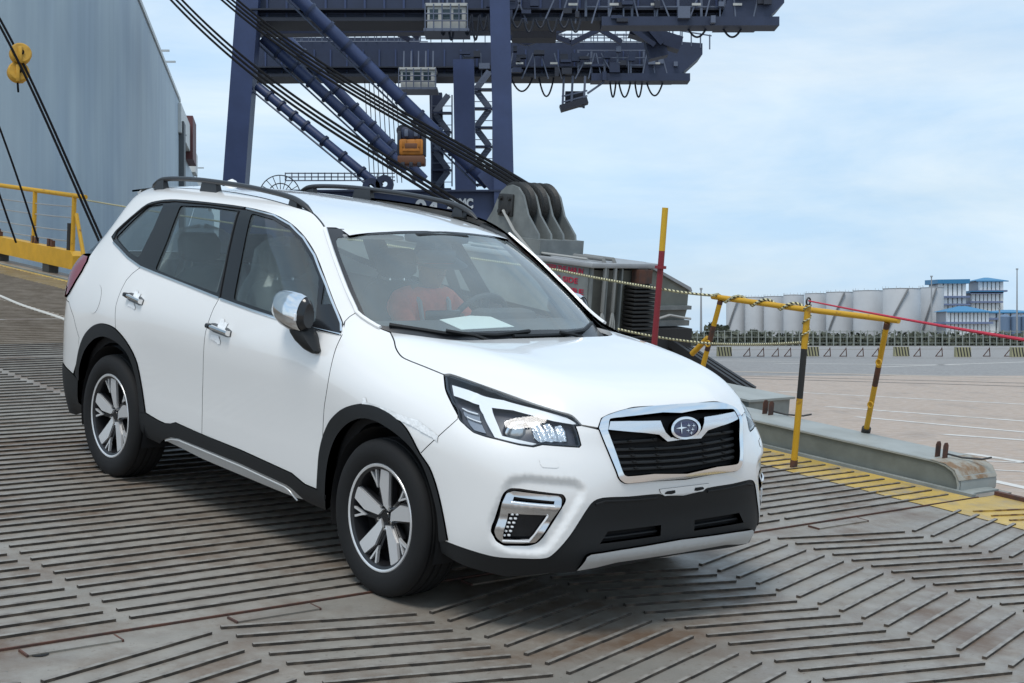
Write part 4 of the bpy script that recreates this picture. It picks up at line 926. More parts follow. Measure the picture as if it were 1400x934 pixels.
# rear-view mirror and camera pod, sun visor, roof lining, pillars inside
MB().box((-.86, 0, 1.43), (.035, .25, .075), bev=.016).bar((-.86, 0, 1.43), (-.87, 0, 1.55), .02).build('inside_mirror', GLOSSB, CAR)
MB().box((-.86, 0, 1.525), (.12, .34, .05), bev=.018).build('camera_pod', BLKP, CAR)
for s in (1, -1): MB().box((-1.02, s*.34, 1.515), (.20, .36, .02), bev=.008).build('sun_visor', INTL, CAR)
m = MB(); v = []
for x in np.linspace(-.98, -3.2, 12):
    z = float(np.interp(-x, [-q for q in rx], rz))-.045
    v += [(x, y, z-abs(y)**2*.14) for y in (-.56, -.3, 0, .3, .56)]
m.add(v, [(i*5+j, i*5+j+1, (i+1)*5+j+1, (i+1)*5+j) for i in range(11) for j in range(4)]); m.build('headliner', INTL, CAR)
for s in (1, -1):
    for x0, x1 in ((-1.63, -1.72),):
        MB().bar((x0, s*.80, 1.08), (x1, s*.60, 1.58), .06, .05).build('inner_pillar', INTG, CAR)
    MB().tube([(-.52, s*.70, 1.10), (-.78, s*.655, 1.33), (-1.03, s*.575, 1.52), (-1.2, s*.575, 1.565)], .030, 8).build('inner_pillar', INTG, CAR)
    for x0, x1, sc_ in ((-.62, -1.48, 0), (-1.6, -2.3, 0)):
        MB().add([(x0, s*.80, .55), (x1, s*.80, .55), (x1, s*.805, 1.08), (x0, s*.80, 1.04), (x1, s*.83, 1.10), (x0, s*.83, 1.06)], [(0, 1, 2, 3), (3, 2, 4, 5)]).build('door_card', INTG, CAR, fix=False)
# paper form lying on the dashboard
pv = [ramp_x(p, x) for p, x in (((601, 437), -.60), ((643, 431.5), -.66), ((671, 433), -.60), ((703, 446.5), -.37), ((631, 450.5), -.33))]
pap = MB().add([np.array(q) for q in pv]+[np.array(q)-[0, 0, .003] for q in pv], [(0, 1, 2, 3, 4), (9, 8, 7, 6, 5)]+[(i, (i+1) % 5, 5+(i+1) % 5, 5+i) for i in range(5)]).build('paper_sheet', mat('paper', (.78, .86, .82), .8), None, smooth=False, mtx=RAMP)
tag(pap, 'pale green paper form lying on the dashboard behind the windscreen', 'paper')
print('paper', [np.round(q, 2).tolist() for q in pv])
# ================================================================== ramp
def deck_material(name, base, rust, amt, scale=1.3, yellow=None):
    m = bpy.data.materials.new(name); m.use_nodes = True; n = m.node_tree.nodes; l = m.node_tree.links; p = n['Principled BSDF']
    t = n.new('ShaderNodeTexCoord')
    def noise(sc, det=6, rough=.6, st=None):
        z = n.new('ShaderNodeTexNoise'); z.inputs['Scale'].default_value = sc; z.inputs['Detail'].default_value = det; z.inputs['Roughness'].default_value = rough
        if st:
            q = n.new('ShaderNodeMapping'); q.inputs['Scale'].default_value = st; l.new(t.outputs['Object'], q.inputs['Vector']); l.new(q.outputs[0], z.inputs['Vector'])
        else: l.new(t.outputs['Object'], z.inputs['Vector'])
        return z
    def ramp(z, a, b):
        r = n.new('ShaderNodeMapRange'); r.inputs['From Min'].default_value = a; r.inputs['From Max'].default_value = b; l.new(z.outputs['Fac'], r.inputs['Value']); return r
    def mix(f, a, b):
        x = n.new('ShaderNodeMix'); x.data_type = 'RGBA'; l.new(f, x.inputs[0])
        for s_, v in ((6, a), (7, b)):
            if isinstance(v, tuple): x.inputs[s_].default_value = (*v, 1)
            else: l.new(v, x.inputs[s_])
        return x.outputs[2]
    b = np.array(base)
    c = mix(ramp(noise(6, 8), .3, .7).outputs[0], tuple(b*.86), tuple(np.minimum(b*1.1, 1)))
    c = mix(ramp(noise(scale, 7, .68), .62-amt, .74-amt*.6).outputs[0], c, tuple(rust))
    c = mix(ramp(noise(1.1, 5, .6, (1.0, .35, 1)), .52, .72).outputs[0], c, tuple(b*.72))
    c = mix(ramp(noise(22, 4, .7, (2.5, .6, 1)), .62, .70).outputs[0], c, tuple(np.array(rust)*.8))
    c = mix(ramp(noise(38, 3, .6), .66, .72).outputs[0], c, tuple(b*.5))
    l.new(c, p.inputs['Base Color']); p.inputs['Roughness'].default_value = .55
    rr = ramp(noise(5, 5), .3, .7); rr.inputs['To Min'].default_value = .34; rr.inputs['To Max'].default_value = .65; l.new(rr.outputs[0], p.inputs['Roughness'])
    z = noise(60, 6); bu = n.new('ShaderNodeBump'); bu.inputs['Strength'].default_value = .25; bu.inputs['Distance'].default_value = .006
    l.new(z.outputs['Fac'], bu.inputs['Height']); l.new(bu.outputs['Normal'], p.inputs['Normal'])
    return m
DECK = deck_material('deck_paint', (.262, .240, .207), (.135, .092, .062), .18)
DECK2 = deck_material('deck_rusty', (.29, .245, .195), (.17, .125, .085), .18, 2.2)
YEL = deck_material('deck_yellow', (.50, .335, .075), (.30, .24, .15), .12, 3.5)
RIBM = mat('rib_worn', (.032, .026, .021), .7, col2=(.10, .075, .055), nscale=9, nlo=.45, nhi=.62)
RIBL = mat('rib_paint', (.06, .054, .047), .65, col2=(.13, .12, .10), nscale=7, nlo=.4, nhi=.65)
YRIB = mat('rib_yellow', (.10, .045, .02), .7, col2=(.42, .27, .05), nscale=9, nlo=.42, nhi=.6)
RUST = mat('rust', (.11, .045, .028), .8, col2=(.055, .035, .03), nscale=14)
SHIPG = mat('girder_grey', (.23, .25, .235), .55, noise=.10, nscale=4, col2=(.29, .305, .285))
RA = empty('ramp', mtx=RAMP); tag(RA, kind='structure')
def slab(name, x0, x1, y0, y1, z0, z1, m, parent=None):
    return MB().box(((x0+x1)/2, (y0+y1)/2, (z0+z1)/2), (x1-x0, y1-y0, z1-z0)).build(name, m, parent, smooth=False)
slab('deck_plate', -8.0, -.035, -6.5, 4.25, -.35, 0, DECK, RA)
slab('deck_plate', -26, -8.004, -6.5, 4.25, -.35, -.002, DECK2, RA)
slab('ramp_flap', -.02, 4.35, -6.5, 4.05, -.035, .0, DECK, RA)
# weld seams and cover plates at the hinge
slab('hinge_seam', -.030, -.022, -6.5, 3.85, -.03, .009, RUST, RA)
slab('section_seam', -7.2, -7.15, -6.5, 3.3, -.02, .010, DECK, RA); slab('section_seam', -9.8, -9.72, -6.5, 3.3, -.02, .010, DECK, RA)
for (ya, yb) in ((-1.62, -1.22), (-2.5, -2.12), (2.1, 2.55), (-.4, 0.1)):
    slab('cover_plate', .012, .085, ya, yb, -.002, .008, DECK, RA)
    for q in (ya, yb): slab('plate_weld', .010, .088, q-.004, q+.004, 0, .0095, RUST, RA)
MB().lathe([(.001, .003), (.030, .003), (.034, .0045), (.038, .003)], (.07, -2.45, 0), (0, 0, 1), 20).build('drain_hole', DARK, RA)
# ribs: straight across the deck, herringbone on the flap
RIBT = mat('rib_top', (.16, .14, .12), .5, col2=(.27, .25, .22), nscale=11, nlo=.4, nhi=.6)
def top_light(o):                            # upper face coloured lighter than the sides: lit top and worn polish together
    o.data.materials.append(RIBT)
    for i, pl_ in enumerate(o.data.polygons): pl_.material_index = 1 if pl_.normal.z > .9 else 0
def rib_mesh(L, nm):
    m = MB(); n = 4; w_, h_ = .019, .013
    for i in range(n):
        a = -L/2+L*i/n; b = -L/2+L*(i+1)/n
        m.box((rng.uniform(-.0012, .0012), (a+b)/2, h_/2-.001), (w_+rng.uniform(-.002, .002), b-a, h_))
    o = m.build(nm, RIBM, RA, smooth=False, fix=False); top_light(o); return o
protos = {}
def rib(x, y, L, ang, m=None):
    key = (round(L, 2), random.randint(0, 2))
    if key not in protos: o = rib_mesh(L, 'rib'); protos[key] = o
    else: o = protos[key].copy(); COL.objects.link(o); o.parent = RA
    o.location = (x, y, 0); o.rotation_euler = (0, 0, ang)
    if m: 
        o.data = o.data if o.data.materials[0] is m else o.data
    return o
far = MB(); far2 = MB(); nrib = 0
gaps = [-6.2, -4.08, -2.0, .04, 2.08, 3.74]
x = -.165; row = 0
while x > -17:
    for a, b in zip(gaps[:-1], gaps[1:]):
        a_ = a+.032; b_ = b-.032
        vis = x > -4.0 and b_ > -2.1 and not (x < -2.2 and a_ > 0)
        if vis and nrib < 170:
            rib(x+rng.uniform(-.004, .004), (a_+b_)/2, b_-a_, rng.uniform(-.004, .004)); nrib += 1
        else:
            (far if x > -8 else far2).bar((x, a_, .0055), (x, b_, .0055), .019, .012)
    x -= .1235; row += 1
o = far.build('rib', RIBL, RA, smooth=False, fix=False); tag(o, kind='stuff'); top_light(o)
o = far2.build('rib', mat('rib_brown', (.20, .16, .12), .8, col2=(.30, .25, .20), nscale=4), RA, smooth=False, fix=False); tag(o, kind='stuff')
cb = [-4.32, -3.46, -2.60, -1.745, -.868, -.015, .835, 1.655, 2.56, 3.40]
for c, (a, b) in enumerate(zip(cb[:-1], cb[1:])):
    ang = math.radians(15) if c % 2 == 0 else math.radians(-15)
    wd = b-a-.07
    for k in range(-1, 34):
        x = .10+.1245*k+.02*(c % 3)
        if x < .16 or x > 4.0: continue
        if c < 2 and x > .9: continue
        rib(x, (a+b)/2, round(wd/math.cos(ang), 2), ang); nrib += 1
for k in range(30):                          # continuation of the pattern on the yellow edge strip
    x = .22+.1245*k; m = MB().bar((x, 3.42, .006), (x+.16, 3.98, .006), .011, .012); m.build('edge_rib', YRIB, RA, smooth=False, fix=False)
print('ribs', nrib)
# painted yellow edge strip
def ystrip(x0, x1, y0, y1):
    ys = []; xs = np.linspace(x0, x1, int((x1-x0)/.25)+2); v = []
    for q in xs: v += [(q, y0+rng.uniform(-.012, .012), .004), (q, y1, .004)]
    return MB().add(v, [(2*i, 2*i+2, 2*i+3, 2*i+1) for i in range(len(xs)-1)]).build('yellow_edge', YEL, RA, smooth=False, fix=False)
ystrip(-26, -.032, 3.28, 3.80); ystrip(-.018, 4.3, 3.30, 4.05)
x = -.165; k = 0
while x > -8:
    MB().bar((x+rng.uniform(-.004, .004), 3.29, .0075), (x, 3.72-rng.uniform(0, .06), .0075), .010, .010).build('edge_rib', YRIB, RA, smooth=False, fix=False); x -= .1235
slab('edge_bead', -26, -.05, 3.82, 3.86, 0, .02, SHIPG, RA)
slab('flap_edge_bead', -.02, 4.3, 4.02, 4.06, -.02, .03, RUST, RA)
# side girder with a rounded end
gz = .175; prof = [(-12.8, 0), (-12.8, gz), (-.42, gz), (-.36, gz*.99), (-.29, gz*.93), (-.235, gz*.80), (-.20, gz*.58), (-.185, gz*.3), (-.185, 0)]
MB().prism([(a, b) for a, b in prof[1:-1]]+[(-.185, 0), (-12.8, 0)], 3.875, 3.885, lambda a, b, h: (a, h, b)).build('girder_web', mat('girder_dark', (.15, .165, .15), .6, noise=.12, nscale=5), RA)
m = MB(); v = []
for a, b in prof[1:]: v += [(a, 3.862, b), (a, 4.30, b), (a, 3.862, b-.014 if b > .1 else b), ]
pv_ = [(a, b) for a, b in prof[1:]]; pin_ = [(a-(.012 if i > 2 else 0), b-.012) for i, (a, b) in enumerate(pv_)]
v = [(a, y, b) for y in (3.862, 4.30) for a, b in pv_+pin_[::-1]]; n = len(pv_)*2
m.add(v, [tuple(range(n)), tuple(range(2*n-1, n-1, -1))]+[(i, (i+1) % n, n+(i+1) % n, n+i) for i in range(n)])
m.build('girder_flange', mat('flange_grey', (.33, .345, .325), .55, col2=(.27, .28, .26), nscale=3), RA)
MB().add([(-.42, 3.858, gz+.003), (-.42, 4.302, gz+.003), (-.30, 3.858, gz*.95+.004), (-.30, 4.302, gz*.95+.004), (-.225, 3.858, gz*.77+.005), (-.225, 4.302, gz*.77+.005), (-.185, 3.858, gz*.42+.004), (-.183, 4.302, gz*.42)], [(0, 1, 3, 2), (2, 3, 5, 4), (4, 5, 7, 6)]).build('girder_end_rust', mat('rust_patch', (.30, .29, .25), .7, col2=(.20, .12, .06), nscale=7, nlo=.45, nhi=.6), RA, fix=False)
slab('girder_foot', -.25, -.10, 3.86, 4.2, -.002, .012, SHIPG, RA)
# second, lower box of the ramp behind the girder
p1_ = on_ramp((1150, 545), .16); slab('outer_box', -13, p1_[0], 4.45, 4.95, -.05, .19, SHIPG, RA); slab('outer_box_lid', -13, p1_[0]+.03, 4.42, 4.98, .192, .21, mat('flange_grey', (.33, .345, .325)), RA)
slab('outer_plate', -13, -.55, 4.302, 4.42, -.06, .03, SHIPG, RA)
# lugs with short chains
for px_ in ((1046, 567), (1283, 626)):
    q = on_ramp(px_, gz); lg = empty('lug'); lg.parent = RA
    for d in (-.018, .018):
        MB().prism([(-.006, 0), (-.006, .0), (.006, 0)], 0, 1, lambda a, b, h: (0, 0, 0)) if False else None
        MB().prism([(-.028, 0), (.028, 0), (.028, .085), (.015, .105), (-.015, .105), (-.028, .085)], -.006, .006, lambda a, b, h, d=d: (q[0]+d*1.6+h*.4, q[1]+.03+a, gz+b)).build('lug_plate', RUST, lg)
    MB().tube([(q[0]+.02, q[1]+.05, gz+.03), (q[0]+.1, q[1]+.12, gz+.012), (q[0]+.2, q[1]+.2, gz+.014), (q[0]+.24, q[1]+.25, gz+.03)], .007, 6).build('lug_chain', mat('dark_steel', (.05, .05, .05), .5, metal=.7), lg)
# ------------------------------------------------------------------ railings on the ramp edge
YPA = mat('rail_yellow', (.56, .31, .015), .5, col2=(.16, .06, .025), nscale=11, nlo=.60, nhi=.70)
BLKB = mat('band_black', (.02, .02, .02), .6)
def rw(p): return tuple(r2w(p))
def rthing(name, label, cat, at, group=None):
    o = empty(name, mtx=Matrix.Translation(Vector(r2w(at)))); tag(o, label, cat, group); o['_o'] = 0; del o['_o']; return o
def part(mb, name, m, root, smooth='auto'):     # mesh in ramp coordinates -> child of a world-placed root
    inv = np.array(root.location)
    mb.v = [tuple(r2w(q)-inv) for q in mb.v]; return mb.build(name, m, root, smooth=smooth)
def wpart(mb, name, m, root, smooth='auto'):    # mesh in world coordinates -> child of a world-placed root
    inv = np.array(root.location); mb.v = [tuple(np.array(q)-inv) for q in mb.v]; return mb.build(name, m, root, smooth=smooth)
bA = np.array([-1.19, 3.42, 0.0]); tA = np.array([-1.19, 3.42, 1.115])
sa = rthing('stanchion', 'yellow stanchion with a black band standing on the yellow ramp edge, rope tied to it', 'post', bA)
part(MB().tube([bA+(0, 0, .05), bA+(0, 0, .48)], .022, 12), 'lower_tube', YPA, sa); part(MB().tube([bA+(0, 0, .48), bA+(0, 0, .82)], .0215, 12), 'black_band', BLKB, sa)
part(MB().tube([bA+(0, 0, .82), tA], .022, 12), 'upper_tube', YPA, sa); part(MB().tube([bA+(0, 0, -.002), bA+(0, 0, .055)], .026, 10), 'socket', RUST, sa)
hel = [bA+np.array([.026*math.cos(a), .026*math.sin(a), .85+.27*a/(6*math.pi)]) for a in np.linspace(0, 6*math.pi, 50)]
ROPE = bpy.data.materials.new('twisted_rope'); ROPE.use_nodes = True; n_ = ROPE.node_tree.nodes; l_ = ROPE.node_tree.links
t_ = n_.new('ShaderNodeUVMap'); wv = n_.new('ShaderNodeTexWave'); wv.wave_type = 'BANDS'; wv.bands_direction = 'DIAGONAL'; wv.inputs['Scale'].default_value = 1.0
cr_ = n_.new('ShaderNodeValToRGB'); cr_.color_ramp.interpolation = 'CONSTANT'; cr_.color_ramp.elements[0].color = (.03, .03, .025, 1); cr_.color_ramp.elements[1].color = (.62, .58, .36, 1); cr_.color_ramp.elements[1].position = .45
l_.new(t_.outputs[0], wv.inputs['Vector']); l_.new(wv.outputs['Fac'], cr_.inputs['Fac']); l_.new(cr_.outputs[0], n_['Principled BSDF'].inputs['Base Color']); n_['Principled BSDF'].inputs['Roughness'].default_value = .8
def rope_mesh(pts, r, name, material, root, n=6, twist=.05):
    pts = [np.array(p, float) for p in pts]; o = MB().tube(pts, r, n).build(name, material, root)
    s = np.concatenate([[0], np.cumsum([np.linalg.norm(b-a) for a, b in zip(pts[:-1], pts[1:])])])
    uv = o.data.uv_layers.new(name='UVMap')
    for pl in o.data.polygons:
        for li in pl.loop_indices:
            vi = o.data.loops[li].vertex_index; i, k = divmod(vi, n); uv.data[li].uv = (s[i]/twist, k/n*1.0)
    return o
def sag(a, b, d, n=14): return [np.array(a)+(np.array(b)-np.array(a))*t-np.array([0, 0, 4*d*t*(1-t)]) for t in np.linspace(0, 1, n)]
def rope_thing(pts_r, r, name, label, cat, material, twist=.05, group=None, n=6):
    w_ = [r2w(p) for p in pts_r]; o = empty(name, loc=tuple(w_[0])) if False else None
    rel = [q-w_[0] for q in w_]; ob = rope_mesh(rel, r, name, material, None, n, twist); ob.location = tuple(w_[0]); tag(ob, label, cat, group); return ob
wrap = rope_mesh([r2w(q)-np.array(sa.location) for q in hel], .006, 'rope_wrap', ROPE, sa, 5, .04)
eye = MB().tube([tA+np.array([0, .02*math.cos(a), .025+.025*math.sin(a)]) for a in np.linspace(0, 2*math.pi, 14)], .006, 6, caps=False); part(eye, 'ring', mat('dark_steel', (.05, .05, .05)), sa)
# rail panel with two posts and a brace
B0 = on_ramp((1183, 594), .16); B1 = ramp_y((1213, 441), 4.0); C1_ = ramp_y((985, 411), 4.0); C0 = ramp_y((962, 498), 4.0); C0 = C1_+(C0-C1_)*2.0; C0[2] = max(C0[2], 0.0)
R0 = ramp_y((974, 405.5), 4.0); R1 = ramp_y((1229, 438.5), 4.0)
sb = rthing('guard_rail', 'bent yellow guard rail with rusty posts and a brace, fixed to the ramp side girder', 'railing', (B0[0], B0[1], .17))
part(MB().tube([R0, R0+(R1-R0)*.5+np.array([0, 0, -.006]), R1], .021, 12), 'top_rail', YPA, sb)
for a, b, sp in ((B0+np.array([0, .0, .0]), B1, (.06, .45, .62, .95)), (C0, C1_, (.5, .6, .80, .97))):
    a = np.array(a); b = np.array(b)
    part(MB().tube([a, a+(b-a)*.5, b], .020, 12), 'post', YPA, sb)
    part(MB().tube([a+(b-a)*sp[1], a+(b-a)*sp[2]], .0206, 12), 'rust_band', RUST, sb); part(MB().tube([a+(b-a)*sp[3], b], .0215, 12), 'rust_band', RUST, sb)
    part(MB().tube([a+(b-a)*-.01, a+(b-a)*.06], .034, 10), 'socket', mat('dark_steel', (.05, .05, .05)), sb)
    for h_ in (.28, .66):
        c = a+(b-a)*h_+np.array([.02, -.03, 0]); part(MB().tube([c+np.array([.022*math.cos(t), -.005, .022*math.sin(t)]) for t in np.linspace(0, 2*math.pi, 12)], .006, 6, caps=False), 'eye_ring', YPA, sb)
part(MB().tube([ramp_y((968, 462), 4.0), ramp_y((946, 484), 4.0)], .022, 10), 'brace', YPA, sb)
# red and yellow marker pole
pb = ramp_y((892, 500), 3.62); pt = ramp_y((909.5, 284), 3.62); pb = pt+(pb-pt)*(pt[2]/(pt[2]-pb[2])); pm = ramp_y((905, 343), 3.62)
sp_ = rthing('marker_pole', 'tall marker pole, yellow above and red below, standing on the ramp edge', 'pole', pb)
POLER = mat('pole_red', (.23, .02, .03), .5); POLY = mat('pole_yellow', (.62, .37, .02), .5)
part(MB().tube([pb, pm], .024, 12), 'red_tube', POLER, sp_); part(MB().tube([pm, pt], .024, 12), 'yellow_tube', POLY, sp_); part(MB().tube([pm+(pb-pm)*.085, pm+(pb-pm)*.10], .045, 12), 'collar', POLER, sp_)
# ropes
q0 = ramp_y((974, 404), 3.9); q1 = ramp_y((903, 395), 3.63); q2 = ramp_y((760, 369), 3.7); q3 = ramp_y((500, 330), 3.8); q4 = ramp_y((330, 300), 3.85); q5 = ramp_y((108, 272), 3.9)
rope_thing(sag(q5, q3, .02, 16)[:-1]+sag(q3, q2, .01, 12)[:-1]+sag(q2, q1, .006)[:-1]+sag(q1, q0, .006)+[R0+(R1-R0)*t+np.array([0, .03*math.sin(t*40), .03*math.cos(t*40)]) for t in np.linspace(.02, .5, 40)], .011, 'safety_rope', 'yellow and black twisted rope strung past the marker pole along the ramp edge', 'rope', ROPE)
l0 = ramp_y((845, 450), 3.7); l1 = ramp_y((975, 470), 3.9); l2 = bA+np.array([-.02, 0, .86])
rope_thing(sag(l0, l1, .015)[:-1]+sag(l1, l2, .01), .010, 'safety_rope', 'slack lower rope hanging between the guard rail and the banded stanchion', 'rope', ROPE)
REDR = mat('red_webbing', (.55, .03, .06), .6)
a_ = r2w(tA+np.array([0, 0, .03])); b_ = at_depth((1400, 459), 7.4); b2 = b_+(b_-a_)*.8
m = MB(); pts = [np.array(a_)+(b2-a_)*t-np.array([0, 0, .02*4*t*(1-t)]) for t in np.linspace(0, 1, 20)]
o = MB().tube([p-np.array(a_) for p in pts], [.005+.004*min(1, t*2) for t in np.linspace(0, 1, 20)], 6).build('red_strap', REDR, None); o.location = tuple(a_); tag(o, 'red strap stretched from the banded stanchion ring towards the quay', 'strap')
wr = MB()
# white rope lying across the upper ramp
w0 = on_ramp((-30, 396)); w1 = on_ramp((100, 444)); pts = [np.array(w0)+(np.array(w1)-np.array(w0))*t+np.array([0, .02*math.sin(9*t), .012]) for t in np.linspace(0, 1.6, 30)]
rope_thing(pts, .016, 'loose_rope', 'pale rope lying along the rusty upper ramp deck', 'rope', mat('white_rope', (.55, .54, .5), .8), n=6)
# upper railing at the ship end of the ramp
YG = mat('girder_yellow', (.60, .33, .02), .45, noise=.08, nscale=5)
ug = rthing('upper_railing', 'yellow railing on a heavy yellow beam at the ship end of the ramp', 'railing', (-14.3, 4.1, 0))
part(MB().box((-17.5, 4.1, .235), (6.4, .16, .24)), 'beam', YG, ug)
part(MB().prism([(-14.3, .115), (-14.3, .355), (-14.18, .355), (-14.10, .30), (-14.10, .115)], 4.015, 4.185, lambda a, b, h: (a, h, b)), 'beam_end', YG, ug)
for xx in (-15.0, -16.75, -18.6, -20.2): part(MB().box((xx, 4.1, .055), (.22, .14, .13)), 'beam_foot', mat('block_dark', (.05, .05, .045), .7), ug)
for xx in (-14.3, -15.6, -17.2, -18.9): part(MB().tube([(xx, 4.1, .35), (xx, 4.1, 1.12)], .032, 10), 'post', YPA, ug)
part(MB().tube([(-14.40, 4.1, .30), (-14.40, 4.1, .72)], .04, 10), 'black_sleeve', BLKB, ug); part(MB().tube([(-14.22, 4.1, .86), (-13.95, 4.1, .33)], .028, 10), 'brace', YPA, ug)
part(MB().tube([(-13.95, 4.1, 1.10), (-20.5, 4.1, 1.10)], .032, 10), 'top_rail', YPA, ug)
for h_ in (.95, .80, .62, .48):
    part(MB().tube(sag((-14.3, 4.1, h_), (-20, 4.1, h_), .05), .009, 5), 'guard_wire', mat('wire_grey', (.28, .29, .29), .6), ug)
for xx in (-15.05, -15.6, -16.9): part(MB().box((xx, 4.1, .40), (.06, .06, .12)).box((xx+.1, 4.1, .39), (.05, .05, .10)), 'cleat', mat('rust', (.1, .04, .03)), ug)
# ================================================================== quay, lines
QUAY = deck_material('quay_concrete', (.40, .295, .215), (.34, .255, .19), .05, .6)
ASPH = deck_material('quay_asphalt', (.225, .20, .178), (.19, .165, .145), .05, .5)
obj('quay', [(-60, -20, 0), (400, -20, 0), (400, 62, 0), (-60, 62, 0)], [(0, 1, 2, 3)], QUAY); tag(bpy.data.objects['quay'], kind='structure')
obj('ground', [(-3000, 62.0, -.004), (3000, 62.0, -.004), (3000, 5500, -.004), (-3000, 5500, -.004)], [(0, 1, 2, 3)], ASPH); tag(bpy.data.objects['ground'], kind='structure')
obj('water', [(-3000, -20, -3), (-60, -20, -3), (-60, 62, -3), (-3000, 62, -3)], [(0, 1, 2, 3)], mat('harbour_water', (.05, .09, .09), .15)); tag(bpy.data.objects['water'], kind='structure')
WHT = mat('road_white', (.62, .60, .56), .7, col2=(.42, .37, .31), nscale=3, nlo=.5, nhi=.68)
def line(p, q, wpx=None, w_=.14, m=WHT, ext=.6, name='lane_line'):
    a, b = on_quay(p), on_quay(q); d = b-a; d[2] = 0; L = np.linalg.norm(d); d /= L; n = np.array([-d[1], d[0], 0]); b = b+d*ext*L
    v = [a-n*w_/2, b-n*w_/2, b+n*w_/2, a+n*w_/2]
    o = obj(name, [(x, y, .004) for x, y, z in v], [(0, 1, 2, 3)], m); tag(o, kind='structure'); return o
for p, q, w_ in [((1060, 535), (1400, 553), .22), ((1130, 556), (1400, 576), .2), ((1170, 570), (1400, 591), .17), ((1290, 594), (1400, 602), .2), ((1322, 620), (1400, 632), .16), ((1335, 630), (1400, 633), .12), ((1342, 642), (1400, 645), .10), ((1345, 655), (1400, 667), .14)]:
    line(p, q, w_=w_)
for p, q, w_ in [((1060, 497), (1290, 499), .8), ((1200, 502), (1400, 495), .5), ((960, 493), (1100, 495), .5)]: line(p, q, w_=w_, ext=.1)
DK = mat('rail_slot', (.06, .055, .05), .7)
for p, q in [((1005, 514), (1400, 524)), ((1005, 517), (1400, 528.5))]: line(p, q, w_=.28, m=DK, name='crane_rail')
line((1000, 508), (1400, 517), w_=1.2, m=mat('rail_bed', (.40, .34, .28), .8), name='rail_bed')
# ================================================================== sheave box beside the ramp
GREYP = mat('machine_grey', (.16, .175, .175), .5, noise=.12, nscale=5, col2=(.20, .215, .21)); GREYD = mat('machine_grime', (.055, .055, .05), .6, col2=(.10, .10, .09), nscale=5)
GREYL = mat('machine_top', (.30, .31, .32), .5, noise=.08, nscale=6)
X0, Y0, Y1 = -4.11, 4.12, 4.86; ZT = 1.12
sh = rthing('ramp_winch_housing', 'grey steel rope-sheave housing with red warning lettering beside the ramp', 'machine', (-5.0, 4.4, 0))
part(MB().box(((X0-8.2)/2, Y0+.01, .50), (8.2+X0, .02, 1.20)), 'side_plate', GREYP, sh)
part(MB().box(((X0-8.2)/2-.02, (Y0+Y1)/2+.02, .48), (8.16+X0, Y1-Y0-.06, 1.16)), 'core', GREYD, sh)
part(MB().box(((X0-8.2)/2+.02, (Y0+Y1)/2, ZT), (8.3+X0, Y1-Y0+.06, .045), bev=.012), 'top_plate', GREYL, sh)
part(MB().box((X0-.02, (Y0+Y1)/2, .5), (.03, Y1-Y0-.02, 1.15)), 'end_plate', mat('machine_olive', (.10, .10, .085), .6, col2=(.05, .05, .045), nscale=4), sh)
for k, yy in enumerate(np.linspace(Y0+.02, Y1-.02, 5)): part(MB().box((X0+.012, yy, .52), (.04, .018, 1.15)), 'end_stiffener', GREYP, sh)
for yy in (Y0+.14, Y0+.26):
    part(MB().tube([(X0-.35, yy, ZT+.05), (X0+.02, yy, ZT+.05), (X0+.05, yy, ZT), (X0+.05, yy, .72)], .018, 8), 'hose', mat('hose_grey', (.19, .19, .18), .5), sh)
    for d in (-.035, 0, .035): part(MB().tube([(X0+.05, yy, .74), (X0+.06, yy+d*.6, .64), (X0+.06, yy+d, .52)], .008, 6), 'hose_branch', mat('hose_pale', (.36, .36, .34), .5), sh)
part(MB().box((X0+.055, Y0+.2, .50), (.03, .34, .035)), 'manifold', mat('hose_grey', (.19, .19, .18)), sh)
# corrugated bellows
for k in range(18): part(MB().box((X0+.07, Y1-.16, .94-k*.036), (.13, .30, .022), bev=.006), 'bellows_fold', mat('bellows_rubber', (.012, .012, .012), .7), sh)
part(MB().box((X0+.06, Y1-.16, 1.03), (.09, .16, .12)), 'bellows_cap', RUST, sh)
for dx in (-.6, -1.3, -2.0): part(MB().box((X0+dx, Y0+.03, ZT+.03), (.10, .035, .02)), 'hinge', mat('dark_steel', (.05, .05, .05)), sh)
part(MB().tube([(X0-.05, Y0+.02, ZT+.045), (X0-2.6, Y0+.02, ZT+.045)], .012, 6), 'top_pipe', mat('hose_pale', (.36, .36, .34)), sh)
# cheeks and sheaves
ck = [(90, 250), (120, 200), (140, 150), (160, 108), (185, 85), (210, 78), (240, 90), (265, 130), (285, 220), (335, 312), (345, 372), (300, 372)]
ckp = [ramp_y((640+a/3.458, 230+b/3.458), Y0+.03) for a, b in ck]; cpts = [(q[0], q[2]) for q in ckp]+[(ckp[0][0]-.25, ZT-.02)]
cpts[-2] = (cpts[-2][0], ZT-.02); cpts[-3] = (cpts[-3][0], ZT-.02)
cpts[0] = (cpts[0][0]-.12, cpts[0][1]-.15)
for k in range(4):
    yy = Y0+.02+k*.145; part(MB().prism(cpts, yy, yy+.022, lambda a, b, h: (a, h, b)), 'cheek_plate', GREYP, sh)
cen = ramp_y((640+215/3.458, 230+175/3.458), Y0+.1); cx, cz_ = cen[0], cen[2]
for k in range(3):
    yy = Y0+.05+k*.145
    part(MB().lathe([(.05, 0), (.195, .0), (.215, .012), (.19, .04), (.19, .06), (.215, .09), (.195, .102), (.05, .102)], (cx+.055, yy, cz_+.0), (0, 1, 0), 36), 'sheave', mat('sheave_black', (.014, .014, .013), .55, bump=.4, bscale=60), sh)
part(MB().box((cpts[-3][0]-.12, Y0+.25, ZT+.085), (.30, .52, .15)), 'sheave_apron', GREYP, sh)
part(MB().box((cx, Y0+.012, cz_), (.20, .03, .20), bev=.01), 'pin_plate', mat('pin_black', (.025, .025, .025), .5), sh)
